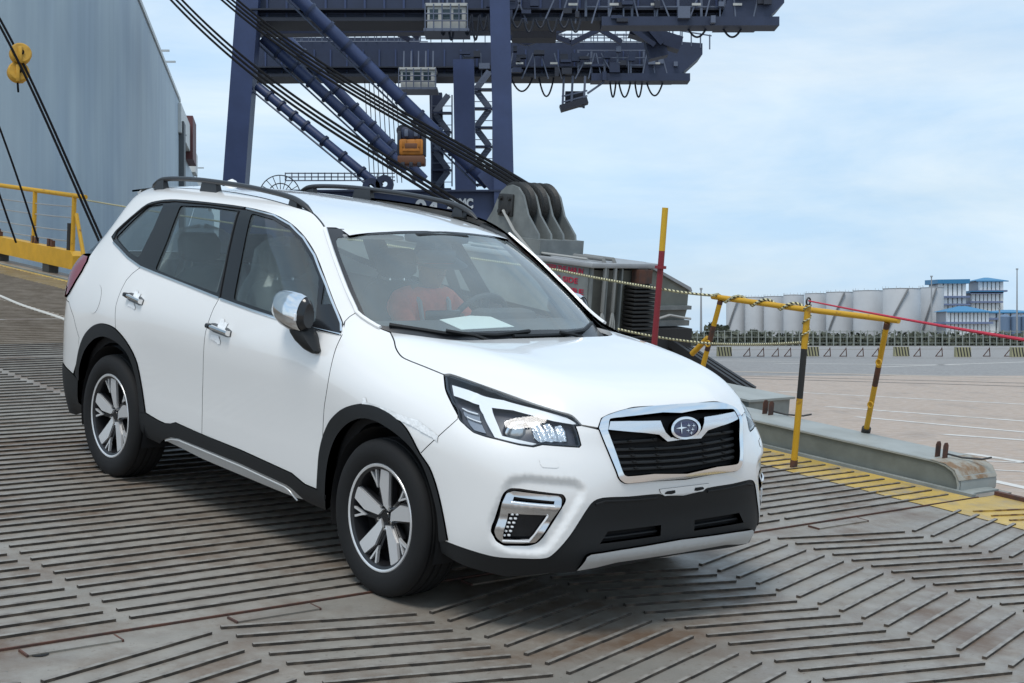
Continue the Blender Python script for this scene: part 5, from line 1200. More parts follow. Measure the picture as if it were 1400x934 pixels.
for a in range(4): part(MB().lathe([(.001, .02), (.02, .02), (.024, 0)], (cx+.06*(1 if a % 2 else -1), Y0-.004, cz_+.06*(1 if a > 1 else -1)), (0, -1, 0), 8), 'bolt', mat('dark_steel', (.05, .05, .05)), sh)
part(MB().tube([(cx, Y0-.02, cz_-.05), (cx+.18, Y0-.03, cz_-.22), (cx+.45, Y0-.02, ZT+.03)], .014, 6), 'grease_line', mat('hose_pale', (.36, .36, .34)), sh)
# outer tapered box with struts
tb = rthing('outrigger_box', 'grey tapered steel box on black struts beside the sheave housing', 'machine', (-4.6, 5.4, .2))
ya, yb = 4.90, 5.62; xa = -4.35
part(MB().prism([(ya, .56), (ya, 1.10), (ya+.10, 1.12), (yb-.02, .90), (yb, .86), (yb, .70), (yb-.04, .56)], xa-1.8, xa, lambda a, b, h: (h, a, b)), 'shell', mat('machine_green', (.15, .16, .14), .55, noise=.1, nscale=5), tb)
part(MB().prism([(ya, 1.115), (ya+.10, 1.135), (yb, .905), (yb+.02, .87), (yb+.0, .86), (yb-.03, .885), (ya+.1, 1.11)], xa-1.8, xa+.03, lambda a, b, h: (h, a, b)), 'lip', GREYL, tb)
part(MB().box((xa+.03, (ya+yb)/2, .72), (.05, yb-ya, .035)), 'rib_plate', GREYP, tb); part(MB().box((xa+.03, (ya+yb)/2, .58), (.06, yb-ya-.04, .05)), 'rib_plate', GREYP, tb)
part(MB().tube([(xa+.07, ya+.25, .62), (xa+.09, ya+.4, .66), (xa+.09, yb-.1, .63), (xa+.07, yb-.02, .62)], .012, 6), 'hose', mat('hose_pale', (.36, .36, .34)), tb)
for k in range(3): part(MB().bar((xa-.1-.15*k, ya+.25+.15*k, .56), (xa+.8-.1*k, ya+.75+.15*k, .02), .07, .07), 'strut', mat('strut_black', (.015, .015, .016), .6), tb)
part(MB().box((xa-.3, ya+.3, .34), (.9, .7, .40)), 'underframe', mat('strut_black', (.015, .015, .016)), tb)
# lettering
def text(body, size, fn_o, xdir, udir, m, parent, ndir, depth=.003, align='LEFT', name='lettering', bold=0.0, sx=1.0):
    c = bpy.data.curves.new('lettering', 'FONT'); c.body = body; c.size = size; c.extrude = depth; c.offset = bold; c.align_x = align
    o = bpy.data.objects.new('tmp', c); COL.objects.link(o); dg = bpy.context.evaluated_depsgraph_get(); me = bpy.data.meshes.new_from_object(o.evaluated_get(dg)); bpy.data.objects.remove(o)
    x, u, n = [np.array(q, float) for q in (xdir, udir, ndir)]; base = np.array(fn_o, float); inv = np.array(parent.location) if parent else 0
    for v in me.vertices: q = base+x*v.co.x*sx+u*v.co.y+n*v.co.z-inv; v.co = q
    me.materials.clear(); me.materials.append(m); t = bpy.data.objects.new(name, me); COL.objects.link(t)
    if parent: t.parent = parent
    return t
LR = mat('letter_red', (.42, .012, .05), .5)
ex, ey, ez_ = RM[:, 0], RM[:, 1], RM[:, 2]
for px_, body in (((746, 371), 'KEEP THE BAR IN'), ((746, 388), 'THE SIDE'), ((764, 403), 'SURE')):
    q = ramp_y(px_, Y0-.004); wq = r2w(q)
    pe = {'KEEP THE BAR IN': (797, 374.5), 'THE SIDE': (789.5, 387.5), 'SURE': (797.5, 403)}[body]   # traced end of the line
    e = ramp_y(pe, Y0-.004); q = np.array([q[0], Y0-.004, e[2]-.003]); L = e[0]-q[0]
    t = text(body, .066, (0, 0, 0), (1, 0, 0), (0, 1, 0), LR, None, (0, 0, 1), depth=.001, bold=.0012); xs = [v.co.x for v in t.data.vertices]; k = L/(max(xs)-min(xs)); mn = min(xs); t.parent = sh
    for v in t.data.vertices: v.co = Vector(r2w(q)+ex*(v.co.x-mn)*k+ez_*v.co.y-ey*v.co.z-np.array(sh.location))
# ================================================================== hoisting wires
WIRE = mat('wire_black', (.008, .008, .009), .9, spec=.1)
def wires(px_pts, d0, d1, n, sp, r, label, jit=0):
    root = None
    for k in range(n):
        P_ = []; N = len(px_pts)
        X = [p[0] for p in px_pts]; Yv = [p[1] for p in px_pts]; tt = np.linspace(0, N-1, 40)
        deg = min(3, N-1); cf = np.polyfit(X, Yv, deg); xs = np.interp(tt, range(N), X); ys = np.polyval(cf, xs)
        for i, (a, b) in enumerate(zip(xs, ys)):
            f = i/39; dep = d0+(d1-d0)*f
            nx, ny = sp; P_.append(at_depth((a+nx*(k-(n-1)/2), b+ny*(k-(n-1)/2)), dep+.12*k))
        o = MB().tube([q-P_[0] for q in P_], r, 6).build('hoist_wire', WIRE, None); o.location = tuple(P_[0])
        tag(o, label, 'cable', 'ramp hoisting wires')
shw = r2w((cx, Y0+.3, cz_+.3))
U = [(270, -40), (310, -3), (400, 68), (470, 113), (560, 165), (630, 206), (690, 243), (722, 258)]
wires(U, 26, shw[1], 4, (2.8, -3.7), .017, 'thick black hoisting wire running down to the sheave housing')
wires([(215, -30), (241, 0), (298, 61), (363, 104), (420, 150), (470, 184), (531, 223), (577, 251), (640, 290)], 24, 16, 3, (3.0, -4.8), .017, 'thick black hoisting wire passing down behind the car roof')
# wires and yellow blocks at the ship side
wires([(-12, 10), (40, 110), (90, 220), (130, 312), (150, 356)], 20, 19.2, 2, (4.5, -1.5), .016, 'dark stay wire with yellow pulley blocks at the hull')
wires([(-10, 150), (20, 232), (52, 330)], 20, 20, 1, (0, 0), .014, 'thin dark stay wire in front of the hull beside the railing')
wires([(-14, 225), (4, 280), (22, 332)], 20, 20, 1, (0, 0), .014, 'short dark stay wire low in front of the hull')
for px_, pr_ in (((28, 74), 'upper'), ((25, 99), 'lower')):
    c = at_depth(px_, 20.0); o = empty('pulley_block', loc=tuple(c)); tag(o, 'round yellow pulley block, %s one of two on the stay wire' % pr_, 'pulley')
    wpart(MB().lathe([(.001, -.06), (.12, -.06), (.14, -.04), (.13, 0), (.14, .04), (.12, .06), (.001, .06)], c, (.45, -.85, .2), 24), 'disc', mat('block_yellow', (.48, .26, .02), .5, noise=.2, nscale=6), o)
    wpart(MB().lathe([(.001, -.085), (.035, -.085), (.035, .085), (.001, .085)], c, (.45, -.85, .2), 12), 'pin', WIRE, o)
    wpart(MB().box(c+np.array([.02, 0, -.02]), (.05, .18, .22), bev=.01), 'cheek', mat('block_yellow', (.48, .26, .02)), o)
    if pr_ == 'lower': wpart(MB().tube([c+np.array([-.01, 0, -.12]), c+np.array([0, 0, -.26])], .014, 6), 'shackle', WIRE, o)
# ================================================================== ship
HULL = bpy.data.materials.new('hull_paint'); HULL.use_nodes = True; n_ = HULL.node_tree.nodes; l_ = HULL.node_tree.links; p_ = n_['Principled BSDF']
t_ = n_.new('ShaderNodeTexCoord'); mp_ = n_.new('ShaderNodeMapping'); mp_.inputs['Scale'].default_value = (.55, .25, .04); z_ = n_.new('ShaderNodeTexNoise'); z_.inputs['Scale'].default_value = 1.6; z_.inputs['Detail'].default_value = 8; z_.inputs['Roughness'].default_value = .66
r_ = n_.new('ShaderNodeValToRGB'); r_.color_ramp.elements[0].position = .3; r_.color_ramp.elements[0].color = (.31, .39, .445, 1); r_.color_ramp.elements[1].position = .68; r_.color_ramp.elements[1].color = (.41, .50, .545, 1)
l_.new(t_.outputs['Object'], mp_.inputs['Vector']); l_.new(mp_.outputs[0], z_.inputs['Vector']); l_.new(z_.outputs['Fac'], r_.inputs['Fac'])
z2 = n_.new('ShaderNodeTexNoise'); z2.inputs['Scale'].default_value = .12; z2.inputs['Detail'].default_value = 4; l_.new(t_.outputs['Object'], z2.inputs['Vector'])
mx_ = n_.new('ShaderNodeMix'); mx_.data_type = 'RGBA'; mx_.blend_type = 'MULTIPLY'; mx_.inputs[0].default_value = .5; l_.new(r_.outputs[0], mx_.inputs[6])
r2_ = n_.new('ShaderNodeValToRGB'); r2_.color_ramp.elements[0].color = (.72, .78, .88, 1); r2_.color_ramp.elements[0].position = .4; r2_.color_ramp.elements[1].color = (1, 1, 1, 1); r2_.color_ramp.elements[1].position = .6
l_.new(z2.outputs['Fac'], r2_.inputs['Fac']); l_.new(r2_.outputs[0], mx_.inputs[7]); l_.new(mx_.outputs[2], p_.inputs['Base Color']); p_.inputs['Roughness'].default_value = .5
SHIPW = mat('ship_white', (.62, .63, .60), .5, noise=.08, nscale=.3); SHIPGR = mat('ship_grey', (.40, .42, .42), .55)
def hx(Y): return -25.7-.155*(Y-106)
ship = empty('ship', loc=(hx(40), 40, 0)); tag(ship, 'tall blue-grey hull of a car carrier with streaked paint', 'ship')
def hullbox(Ya, Yb, za, zb, th, m, name, out=0.0):
    a = np.array([hx(Ya)+out, Ya]); b = np.array([hx(Yb)+out, Yb]); d = (b-a)/np.linalg.norm(b-a); n = np.array([d[1], -d[0]]);
    q = [a, b, b-n*th, a-n*th]; v = [(x, y, z) for z in (za, zb) for x, y in q]
    return wpart(MB().add(v, [(0, 1, 2, 3), (4, 5, 6, 7), (0, 1, 5, 4), (1, 2, 6, 5), (2, 3, 7, 6), (3, 0, 4, 7)]), name, m, ship, smooth=False)
ztop = 1.62+.2192*104
hullbox(25, 150, -2.5, ztop, 28, HULL, 'hull')
hullbox(25, 150, ztop, ztop+.35, .6, SHIPW, 'bulwark', .12)
hullbox(148.6, 151.4, 8, ztop-2, 1.5, mat('fender_strip', (.10, .11, .115), .6), 'rubbing_strip', .5)
hullbox(147.5, 163, ztop-3.2, ztop-.4, 9, SHIPW, 'upper_house', .3); hullbox(150, 240, -2.5, ztop-4.0, 26, HULL, 'hull_aft', -.2); hullbox(176, 181, ztop-4.0, ztop-1.6, 4, SHIPW, 'mast_house', .2); hullbox(205, 216, ztop-4.0, ztop-2.2, 4, SHIPGR, 'deck_house', .2)
hullbox(163, 170, ztop-4, ztop+.6, 3, mat('funnel_red', (.10, .03, .03), .6), 'lifeboat_davit', .6)
for Yq, hh in ((128, 1.0), (136, 1.5), (153, 1.2), (170, 2.3), (190, 2.0), (224, 2.4)):
    zb = ztop if Yq < 150 else ztop-4.0; c = np.array([hx(Yq)-.4, Yq, zb])
    wpart(MB().tube([c, c+np.array([0, 0, hh])], .10, 6).bar(c+np.array([-.7, 0, hh]), c+np.array([.9, 0, hh]), .16), 'deck_light', SHIPGR, ship)
for Yq in (196, 206): wpart(MB().lathe([(.5, -.2), (.9, -.2), (.9, .2), (.5, .2), (.5, -.2)], (hx(Yq)+.6, Yq, ztop-5.2), (1, .1, 0), 20), 'life_ring', SHIPW, ship)
# ================================================================== quay crane
CB = mat('crane_blue', (.034, .052, .125), .45, noise=.10, nscale=.6); CBD = mat('crane_blue_shaded', (.020, .030, .066), .5, noise=.12, nscale=.5)  # both blues darkened, the backlit shade of the crane is in the paint
CW = mat('crane_cabin', (.45, .45, .42), .5, noise=.06, nscale=2); CK = mat('crane_dark', (.018, .022, .035), .6); CGR = mat('crane_steel', (.10, .12, .17), .55)
CR = empty('crane', loc=tuple(at_depth((500, 460), 112)*[1, 1, 0])); tag(CR, 'dark blue ship-to-shore gantry crane with twin girders behind the car', 'crane')
def P(px, Y): return at_depth(px, Y)
def cbar(p, q, Y, w_, h_=None, m=CB, name='beam', Y2=None):
    return wpart(MB().bar(P(p, Y), P(q, Y2 or Y), w_, h_ or w_), name, m, CR, smooth=False)
NA, NB = 104.0, 126.0
def tube(p, q, Y, r, name, m=CB, Y2=None, n=14):
    return wpart(MB().tube([P(p, Y), P(q, Y2 or Y)], r, n), name, m, CR)
# legs
cbar((343.5, -30), (317, 330), NA, 1.75, 1.5, CB, 'leg'); cbar((343.5, -30), (300, 600), NA+2, 1.2, 1.2, CBD, 'leg')
cbar((682.5, -30), (690, 300), NA-4, 1.08, 1.3, CB, 'leg'); cbar((634, 84), (637.5, 300), NB-6, 1.9, 1.6, CB, 'leg'); cbar((596, 128), (600, 300), NB+8, 1.1, 1.1, CBD, 'leg')
cbar((690, 300), (695, 470), NA-4, 1.2, 1.4, CBD, 'leg'); cbar((637.5, 300), (640, 465), NB-6, 1.9, 1.6, CBD, 'leg')
# twin girders
for Y, xl, xr, yt, yb, tip in ((NA, 346, 1050, -14, 27, (1068, 3)), (NB, 350, 932, 58, 103, (958, 73))):
    zt, zb = P((700, yt), Y)[2], P((700, yb), Y)[2]; a, b = P((xl, 0), Y)[0], P((xr, 0), Y)[0]
    wpart(MB().box(((a+b)/2, Y+1.2, (zt+zb)/2), (b-a, 2.4, zt-zb)), 'girder', CBD, CR, smooth=False)
    wpart(MB().box(((a+b)/2, Y+.9, zb-.12), (b-a+.4, 3.4, .24)), 'girder_flange', CK, CR, smooth=False)
    # walkway along the face with stiffeners on the right hand half
    wpart(MB().box(((a+b)/2, Y-.55, zb+.5), (b-a, 1.0, .1)), 'walkway', CK, CR, smooth=False)
    x0 = P((800 if Y == NA else 790, 0), Y)[0]
    for k in range(9):
        xx = x0+(b-x0)*k/8; wpart(MB().box((xx, Y-1.0, zb+.95), (.16, .12, 1.9)), 'stiffener', CGR, CR, smooth=False)
    for zz in (.65, 1.25, 1.85): wpart(MB().box(((x0+b)/2, Y-1.05, zb+zz), (b-x0, .07, .09)), 'hand_rail', CGR, CR, smooth=False)
    wpart(MB().box(((x0+b)/2+.8, Y-.3, zb-.35), (b-x0-.5, 2.0, .6)), 'lower_chord', CBD, CR, smooth=False)
    # stepped, raked end
    t = P(tip, Y)
    wpart(MB().prism([(b-3.5, zb-.4), (b-.6, zb-.4), (b+.2, zb+.25), (t[0], t[2]-.3), (t[0], t[2]+.6), (b-2.5, t[2]+.9)], Y-1.2, Y+2.4, lambda p, q, h: (p, h, q)), 'girder_tip', CBD, CR, smooth=False)
    for k in range(6): wpart(MB().tube([(b-1.6+k*.75, Y-1.2, t[2]+.7-.12*k), (b-1.6+k*.75, Y-1.2, t[2]+1.9-.12*k)], .06, 5), 'tip_post', CGR, CR)
    wpart(MB().tube([(b-1.7, Y-1.2, t[2]+1.85), (b+2.3, Y-1.2, t[2]+1.2)], .06, 5), 'tip_rail', CGR, CR)
# upper deck rails between the girders
for (x0, x1, yy, Y) in ((395, 585, 57, NB-2), (700, 880, 57, NB-2), (390, 540, 247, NA)):
    for d in (0, -5, -10): wpart(MB().tube([P((x0, yy+d), Y), P((x1, yy+d), Y)], .045, 5), 'deck_rail', CGR, CR)
    for k in range(int((x1-x0)/9)): wpart(MB().tube([P((x0+9*k, yy), Y), P((x0+9*k, yy-11), Y)], .04, 5), 'rail_post', CGR, CR)
wpart(MB().box((P((470, 0), NB+6)[0], NB+6, P((0, 60), NB+6)[2]), (13, 1.2, .8)), 'cross_beam', CBD, CR, smooth=False)
cbar((350, 34), (700, 30), NA+6, 1.4, 1.6, CBD, 'cross_beam'); cbar((350, 106), (600, 104), NB+4, 1.2, .9, CK, 'cross_beam')
# dense machinery under the near girder and trusswork between the two levels
for a, b in (((640, 28), (720, 60)), ((720, 60), (800, 28)), ((800, 28), (850, 58)), ((850, 30), (895, 62)), ((780, 60), (840, 30)), ((880, 30), (905, 60)), ((700, 28), (780, 58)), ((530, 20), (572, 52)), ((500, 20), (560, 55))):
    cbar(a, b, NA+8, .35, .35, CBD, 'truss_bar')
cbar((888, 30), (900, 80), NA+9, 1.4, 1.4, CBD, 'end_tower'); cbar((862, 40), (930, 62), NA+9, 1.6, 1.0, CBD, 'end_platform'); cbar((700, 40), (760, 40), NA+5, 2.0, 1.6, CK, 'machinery')
for Y, x0, x1, yb in ((NA, 352, 1046, 27), (NB, 352, 930, 103)):      # stiffeners, brackets, lamps and clutter along both girders
    zb_ = P((0, yb), Y)[2]; a_, b_ = P((x0, 0), Y)[0], P((x1, 0), Y)[0]
    for k in range(26):
        xx = a_+(b_-a_)*(k+.5)/26; wpart(MB().box((xx, Y-.06, zb_+1.1), (.14, .12, 2.0)), 'web_stiffener', CB, CR, smooth=False)
    for k in range(34):
        xx = random.uniform(a_+(b_-a_)*.45, b_); s_ = random.uniform(.25, .9)
        wpart(MB().box((xx, Y-1.1-random.uniform(0, .5), zb_+random.uniform(-.5, 1.9)), (s_, random.uniform(.3, .8), random.uniform(.2, .8))), 'equipment_box', random.choice((CK, CGR, CBD)), CR, smooth=False)
    for k in range(16):
        xx = a_+(b_-a_)*(.5+.5*k/16); wpart(MB().bar((xx, Y-1.2, zb_-.5), (xx+random.uniform(-1.2, 1.2), Y-1.2, zb_+1.6), .10, .10), 'lattice_bar', CGR, CR, smooth=False)
    for k in range(5): xx = a_+(b_-a_)*(.62+.08*k); wpart(MB().box((xx, Y-1.35, zb_+.75), (.6, .05, .16)), 'work_lamp', CW, CR, smooth=False)
    zt_ = P((0, -14 if Y == NA else 58), Y)[2]
    for k in range(40): xx = a_+(b_-a_)*k/39; wpart(MB().tube([(xx, Y-.1, zt_), (xx, Y-.1, zt_+1.1)], .04, 4), 'rail_post', CGR, CR)
    for z in (.55, 1.1): wpart(MB().tube([(a_, Y-.1, zt_+z), (b_, Y-.1, zt_+z)], .04, 4), 'deck_rail', CGR, CR)
# hanging platform
for xx in (771, 783, 800): cbar((xx, 104), (xx-2, 148), NB-1, .18, .18, CGR, 'hanger')
cbar((766, 149), (803, 138), NB-1, 1.2, .5, CK, 'platform'); cbar((768, 132), (803, 124), NB-1, .12, .12, CGR, 'platform_rail'); cbar((768, 140), (803, 131), NB-1, .12, .12, CGR, 'platform_rail'); cbar((803, 128), (826, 112), NB-1, .16, .16, CGR, 'platform_strut')
wpart(MB().box(P((786, 136), NB), (1.6, 1.0, 1.2)), 'platform_winch', CK, CR, smooth=False)
# braces: long round tubes with clamp rings
def pipe(p, q, Y, Y2, r, nring, mid=None):
    A = P(p, Y); Bq = P(q, Y2); pts = [A, Bq] if mid is None else [A, P(mid, (Y+Y2)/2), Bq]
    wpart(MB().tube(pts, r, 14), 'brace_tube', CB, CR)
    for k in range(1, nring):
        t = k/nring; s = t*(len(pts)-1); i = min(int(s), len(pts)-2); c = pts[i]+(pts[i+1]-pts[i])*(s-i); d = (pts[i+1]-pts[i]); d /= np.linalg.norm(d)
        wpart(MB().tube([c-d*.09, c+d*.09], r+.10, 12), 'clamp_ring', CBD, CR)
    off = np.array([-r-.28, 0, -r*.4]); wpart(MB().tube([x+off for x in pts], .07, 5), 'ladder_rail', CGR, CR)
pipe((398, -12), (668, 252), NA-6, NA-2, .42, 11); pipe((360, 52), (556, 232), NA+2, NA+2, .38, 9); pipe((364, 24), (580, 246), NB-8, NB-8, .40, 9); pipe((352, 118), (520, 256), NA, NA-2, .30, 8, (418, 172))
cbar((660, 235), (680, 258), NA-3, .9, .9, CB, 'brace_foot')
for px_ in ((508, 256), (526, 252)): wpart(MB().lathe([(.2, -.3), (.6, -.3), (.6, .3), (.2, .3)], P(px_, NA-2), (0, 1, 0), 14), 'pin_boss', CBD, CR)
# sill beam with lettering
zt, zb = P((0, 263), NA-4)[2], P((0, 330), NA-4)[2]; a, b = P((300, 0), NA-4)[0], P((704, 0), NA-4)[0]
wpart(MB().box(((a+b)/2, NA-4+1.2, (zt+zb)/2), (b-a, 2.2, zt-zb)), 'sill_beam', CB, CR, smooth=False)
wpart(MB().box(((a+b)/2, NA-4+.9, zt+.06), (b-a+.6, 3.0, .12)), 'sill_deck', CBD, CR, smooth=False)
for k in range(5): xx = a+(b-a)*(k+.5)/5; wpart(MB().box((xx, NA-3, zb-1.8), (4.5, 2.2, 3.6)), 'bogie', CBD, CR, smooth=False)
LW = mat('letter_white', (.75, .76, .76), .5)
def wtext(body, p_l, p_r, htpx, Y, m, par):
    A = P(p_l, Y); Bq = P(p_r, Y); size = htpx/FPX*Y/.70
    t = text(body, size, (0, 0, 0), (1, 0, 0), (0, 0, 1), m, None, (0, -1, 0), depth=.03, bold=.045); t.parent = par; xs = [v.co.x for v in t.data.vertices]; k = (Bq[0]-A[0])/(max(xs)-min(xs)); mn = min(xs)
    inv = np.array(par.location)
    for v in t.data.vertices: v.co = Vector(np.array([A[0]+(v.co.x-mn)*k, A[1]+v.co.y, A[2]+v.co.z])-inv)
wtext('04', (567, 297), (600, 297), 24, NA-4.06, LW, CR); wtext('ZPMC', (611, 284.5), (647, 284.5), 12.5, NA-4.06, LW, CR)
# operator cabs
for (x0, y0, x1, y1, Y) in ((583, 10, 640, 48, NA-1), (547, 96, 597, 126, NB-2)):
    A = P((x0, y1), Y); Bq = P((x1, y0), Y); w_, h_ = Bq[0]-A[0], Bq[2]-A[2]; c = (A+Bq)/2
    wpart(MB().box(c, (w_*.92, 2.2, h_*.86), bev=.08), 'cab_body', CW, CR, smooth=False); wpart(MB().box(c+np.array([0, 0, h_*.46]), (w_*1.0, 2.5, h_*.10)), 'cab_roof', CW, CR, smooth=False)
    wpart(MB().box(c+np.array([0, 0, -h_*.46]), (w_*1.08, 3.0, h_*.10)), 'cab_floor', CGR, CR, smooth=False)
    for k in range(3): wpart(MB().box((A[0]+w_*(.2+.28*k), c[1]-1.11, c[2]+h_*.12), (w_*.2, .03, h_*.36)), 'cab_window', mat('cab_glass', (.03, .05, .06), .1), CR, smooth=False)
    for k in range(6): wpart(MB().tube([(A[0]+w_*k/5, c[1]-1.5, A[2]), (A[0]+w_*k/5, c[1]-1.5, A[2]+h_*.95)], .05, 5), 'cab_frame', CGR, CR)
    for k in (.35, .6): wpart(MB().tube([(A[0], c[1]-1.5, A[2]+h_*k), (A[0]+w_, c[1]-1.5, A[2]+h_*k)], .05, 5), 'cab_rail', CGR, CR)
    for k in range(5): wpart(MB().tube([(A[0]+w_*(.1+.2*k), c[1], Bq[2]), (A[0]+w_*(.1+.2*k), c[1]+.3, Bq[2]+1.6)], .07, 5), 'cab_hanger', CGR, CR)
# hanging loops of cable
def loop(px0, px1, dep, Y):
    pts = [P((px0[0]+(px1[0]-px0[0])*t, px0[1]+(px1[1]-px0[1])*t+dep*(1-(2*t-1)**2)), Y) for t in np.linspace(0, 1, 13)]
    wpart(MB().tube(pts, .075, 5), 'cable_loop', CK, CR)
for a, b, d in (((938, 34), (968, 34), 17), ((986, 34), (1016, 34), 17)): loop(a, b, d, NA)
for a, b, d in (((695, 96), (730, 102), 26), ((736, 102), (758, 102), 30), ((834, 113), (842, 113), 20), ((846, 113), (862, 113), 20), ((868, 113), (878, 113), 20), ((884, 113), (906, 113), 18)): loop(a, b, d, NB)
for k in range(10): loop((590+k*11, 20), (600+k*11, 22), 20+7*(k % 3), NA-2)
for k in range(6): loop((700+k*16, 26), (714+k*16, 26), 12+6*(k % 2), NA-2)
# stairs behind the legs
for (xx, Y, y0) in ((660, NB-3, 98), (604, NB+7, 130)):
    for k in range(6):
        ya, yb = y0+k*26, y0+k*26+24; s = 1 if k % 2 else -1
        cbar((xx-9*s, ya), (xx+9*s, yb), Y, .22, .5, CGR, 'stair_flight')
        for j in range(6): cbar((xx-9*s+3*s*j-2, ya+4*j), (xx-9*s+3*s*j+2, ya+4*j), Y-.4, .09, .06, CGR, 'stair_tread')
        cbar((xx-13, yb+1), (xx+13, yb+1), Y, .9, .15, CBD, 'landing'); cbar((xx-13, yb-9), (xx+13, yb-9), Y-.4, .06, .06, CGR, 'landing_rail')
    for d in (-14, 14): cbar((xx+d, y0), (xx+d, 255), Y, .12, .12, CGR, 'stair_post')
for k in range(8): tube((498+k*6, 100), (506+k*6.2, 250), NB+2, .035, 'hoist_rope', CK, n=4)
# head block hanging from the crane
hb = empty('head_block', loc=tuple(P((562, 205), NA-8))); tag(hb, 'orange and dark blue lifting head block hanging from the crane', 'hook block')
HO = mat('block_orange', (.42, .15, .012), .55, noise=.2, nscale=1.2); Yh = NA-8
c = P((563, 204), Yh)
for d in (-.42, .42): wpart(MB().box(c+np.array([d, -.74, .28]), (.3, .10, .5), bev=.04), 'front_lug', HO, hb)
wpart(MB().prism([(-.55, -.2), (.55, -.2), (.40, .12), (-.40, .12)], -.80, -.70, lambda p, q, h: (c[0]+p, c[1]+h, c[2]+q)), 'front_gusset', HO, hb)
for d in (-.5, 0, .5): wpart(MB().box(c+np.array([d, -.70, -1.05]), (.22, .3, .3), bev=.03), 'foot_claw', CK, hb)
for d in (-.3, .3): wpart(MB().box(c+np.array([d, -.62, .92]), (.25, .3, .45), bev=.06), 'motor', CGR, hb)
wpart(MB().box(c+np.array([0, 0, .05]), (1.5, 1.4, 1.0), bev=.12), 'body', HO, hb); wpart(MB().box(c+np.array([0, -.75, .1]), (.8, .12, .35), bev=.04), 'front_plate', mat('block_brown', (.13, .05, .02), .6), hb)
wpart(MB().box(c+np.array([0, 0, -.75]), (1.7, 1.5, .55), bev=.08), 'foot', mat('block_brown', (.13, .05, .02)), hb); wpart(MB().box(c+np.array([-.02, 0, .95]), (1.3, 1.1, .8), bev=.2), 'upper_frame', CBD, hb)
for d in (-.75, .75): wpart(MB().box(c+np.array([d, 0, .3]), (.25, 1.2, 1.5), bev=.05), 'side_arm', CK, hb); wpart(MB().lathe([(.05, -.15), (.36, -.15), (.36, .15), (.05, .15)], c+np.array([d*.8, 0, 1.15]), (0, 1, 0), 16), 'sheave', CK, hb)
# ring guard seen over the roof
cg = empty('cage_guard', loc=tuple(P((383, 262), 60))); tag(cg, 'dark semicircular wire cage standing behind the car roof', 'cage')
c = P((383, 268), 60); Rr = 28/FPX*60
for f_ in (1, .62, .3): wpart(MB().tube([c+np.array([Rr*f_*math.cos(t), -.1+.4*(1-f_), Rr*f_*math.sin(t)]) for t in np.linspace(0, math.pi, 18)], .022, 5), 'hoop', CK, cg)
for t in np.linspace(.15, math.pi-.15, 9): wpart(MB().tube([c+np.array([0, .2, 0]), c+np.array([Rr*math.cos(t), -.1, Rr*math.sin(t)])], .016, 5), 'spoke', CK, cg)
wpart(MB().bar(c, c*[1, 1, 0], .25), 'stand', CK, cg)
# ================================================================== far side of the terminal
TK = mat('tank_white', (.46, .47, .48), .55, noise=.04, nscale=.2); TKD = mat('tank_stair', (.20, .20, .20), .6)
tanks = [(995, 1021, 408, 500), (1021, 1048, 407, 495), (1047, 1075, 406, 490), (1074, 1102, 404, 482), (1104, 1134, 402, 474), (1134, 1171, 400, 465), (1172, 1214, 398, 455), (1214, 1264, 395, 440), (1263, 1294, 394, 452)]
for k, (x0, x1, yt, D) in enumerate(tanks):
    A, Bq = P((x0, yt), D), P((x1, yt), D); r = (Bq[0]-A[0])/2*1.02; c = np.array([(A[0]+Bq[0])/2, D+r, 0]); h_ = A[2]
    o = empty('storage_tank', loc=tuple(c)); tag(o, 'small pale storage tank with a dark stair, last of the row beside the bushes' if k == 0 else ('pale storage tank with a dark diagonal stair across its wall' if k in (5, 7, 8) else 'plain pale storage tank without a stair in the tank row'), 'tank', None if k == 0 else ('tanks with stairs' if k in (5, 7, 8) else 'plain tanks beyond the fence'))
    wpart(MB().lathe([(r, 0), (r, h_), (r*.98, h_+.15)], c, (0, 0, 1), 40), 'tank_wall', TK, o); wpart(MB().lathe([(r*1.01, h_+.1), (r*.5, h_+.35), (.01, h_+.5)], c, (0, 0, 1), 40), 'tank_roof', TK, o)
    if k in (0, 5, 7, 8):
        s = [c+np.array([(r+.4)*math.cos(t), (r+.4)*math.sin(t), z]) for t, z in zip(np.linspace(math.radians(-150), math.radians(-85), 12), np.linspace(h_*.2, h_, 12))]
        wpart(MB().tube(s, .28, 5), 'spiral_stair', TKD, o)
    wpart(MB().lathe([(r*1.005, h_+.1), (r*1.005, h_+.25)], c, (0, 0, 1), 40), 'rim', TKD, o)
    for t in np.linspace(0, 2*math.pi, 10)[:-1]: wpart(MB().box(c+np.array([r*math.cos(t), r*math.sin(t), h_+.5]), (.10, .10, .8)), 'roof_post', TK, o)
o = obj('pipe_bridge', [], [], TKD) if False else None
